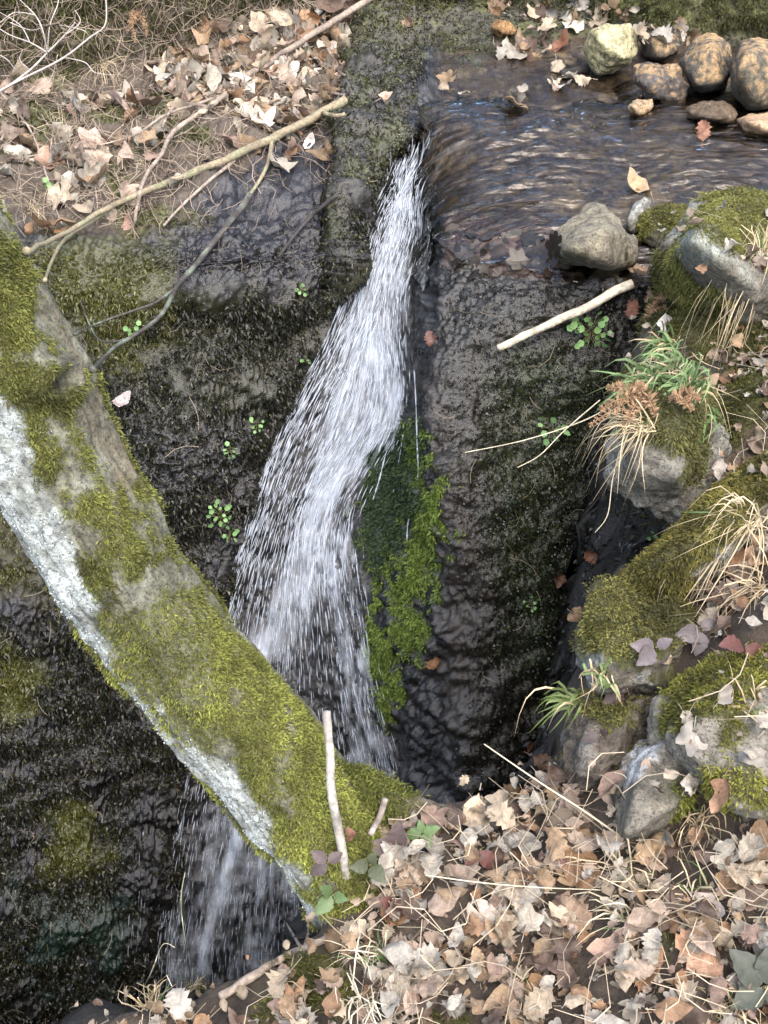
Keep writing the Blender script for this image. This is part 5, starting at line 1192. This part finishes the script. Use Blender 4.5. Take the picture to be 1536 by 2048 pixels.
cress('cress sprig on the wet ledge left of the falls', 461, 903, 9, 13, .011, 806); cress('cress sprig touching the spray', 514, 850, 8, 13, .011, 807)
cress('tiny cress sprig high beside the falls', 611, 720, 5, 8, .009, 808); cress('cress sprig under the dark forked branch', 265, 655, 8, 12, .012, 809); cress('tiny sprig near the rib foot', 605, 580, 5, 8, .009, 810)
cress('tiny bright sprig below the overhanging boulder', 1305, 1072, 4, 8, .008, 811); cress('tiny sprig on the ledge at left', 90, 372, 4, 8, .014, 812)
def bramble(label, parts, seed, stem=None):
    """parts: (hub px, hub py, [(tip px, tip py)...], colour)"""
    r = np.random.default_rng(seed); h = hit(*parts[0][:2]); base = h[0]
    o = thing('bramble', label, 'bramble', tuple(base)); st = []
    for hx, hy, tips, c in parts:
        hh = hit(hx, hy)
        dp = depth_of(hh[0])-.035; hub = atD(hx, hy, dp)-base
        st.append(tube(catmull(np.array([hh[0]-base+np.array([.01, .01, -.01]), (hh[0]-base)*.5+hub*.5+np.array([.004, 0, .006]), hub]), 7), .0011, 5))
        for a, b in tips:
            tip = atD(a, b, dp-.004+r.normal()*.008)-base; y = tip-hub; s = np.linalg.norm(y)
            n = nrm(nrm(CAM-base)+r.normal(size=3)*.22)
            l = obj('leaflet', bram_me, M_BRAM, o); l.matrix_local = leafmat(hub+y*.06, y, n, s*.96); l.color = (*(np.array(c)*r.uniform(.85, 1.15)), 1)
    V, F = merge(st); obj('stem', mesh('stem', V, F), M_STEM, o)
PU, GN, RD, GY = (.050, .036, .034), (.060, .090, .036), (.080, .036, .030), (.085, .072, .074)
bramble('purple-grey bramble sprig right of the upright stick', [(790,1700,[(735,1690),(772,1740),(815,1735),(800,1645)], PU)], 821)
bramble('green bramble sprig at the foot of the trunk', [(845,1665,[(808,1672),(862,1700),(880,1655),(838,1640)], (.065,.105,.038))], 822)
bramble('dark bramble sprig left of the upright stick', [(655,1725,[(622,1702),(620,1750),(685,1705)], PU)], 823)
bramble('half green bramble sprig low right of the upright stick', [(740,1730,[(700,1735),(770,1765),(752,1705)], (.055,.062,.036))], 824)
bramble('green and purple bramble leaf at the lower tip of the trunk', [(665,1790,[(632,1830),(695,1800),(640,1775)], GN)], 825)
bramble('red green bramble sprig on the rim in front of the lichen rock', [(1150,1625,[(1095,1650),(1172,1690),(1140,1580),(1190,1640)], (.075,.055,.036)), (1128,1710,[(1125,1735),(1120,1690)], RD)], 826)
bramble('grey purple bramble leaves upper sprig on the mossy ridge', [(1405,1262,[(1350,1272),(1392,1312),(1425,1235)], GY)], 827)
bramble('pale bramble leaves lower sprig on the mossy ridge', [(1312,1295,[(1262,1290),(1275,1330),(1345,1278)], GY)], 828)
bramble('faded purple bramble leaf over the dry grass on the ridge', [(1250,1385,[(1205,1408),(1260,1370)], PU)], 829)
bramble('large veined bramble sprig in the lower right corner', [(1530,1975,[(1462,1900),(1465,2015),(1560,1880),(1570,2030)], (.040,.046,.034))], 830)
bramble('red brown bramble leaves below the purple sprig', [(790,1810,[(760,1800),(830,1800),(790,1870)], RD)], 831)
bramble('reddish bramble leaf on the slope at the right frame edge', [(1490,1290,[(1440,1290),(1530,1320)], RD)], 832)
bramble('dull purple bramble leaf on the earthy brown rock', [(1200,1470,[(1165,1480),(1215,1460)], PU)], 833)
bramble('reddish bramble leaflet above the large spotted leaf', [(960,1700,[(930,1730),(990,1740)], RD)], 834)
# rust-coloured dry fern fronds
def fern(label, a, b, fr, seed):
    h = hit(a, b); base = h[0]; r = np.random.default_rng(seed); o = thing('dry_fern', label, 'fern', tuple(base)); dp = depth_of(base)
    for tx_, ty_ in fr:
        q = catmull(np.array([base, atD((a+tx_)/2+r.normal()*6, (a*0+b+ty_)/2-6, dp-.04), atD(tx_, ty_, dp-.03)])-base, 16); parts = [tube(q, .0009, 4)]
        for k in range(2, 16):
            for sg in (-1, 1):
                for m_ in range(3):
                    d = nrm(np.gradient(q, axis=0)[k]*.5+sg*nrm(np.cross(np.gradient(q, axis=0)[k], nrm(CAM-base)))*.01+r.normal(size=3)*.004)
                    L = .022*(1-k/19)*r.uniform(.5, 1.2); s = nrm(np.cross(d, r.normal(size=3)))*.0018
                    v = np.array([q[k], q[k]+d*L*.5+s, q[k]+d*L, q[k]+d*L*.5-s]); parts.append((v, np.array([[0, 1, 2], [0, 2, 3]])))
        V, F = merge(parts); obj('frond', mesh('frond', V, F), M_FERN, o)
fern('rust-coloured dry fern hanging from the overhanging boulder', 1290, 790, [(1215,775),(1200,820),(1250,860),(1180,850),(1260,770),(1310,830)], 841)
fern('rust-coloured fern sprig beside the white leaf', 1320, 610, [(1290,640),(1340,650),(1330,590)], 842)
fern('brown dry fern hanging on the back rock near the top', 275, 20, [(270,85),(255,60),(295,70)], 843)
fern('reddish fern crumbs right of the grass cushion', 1370, 790, [(1340,800),(1400,800),(1385,820)], 844)
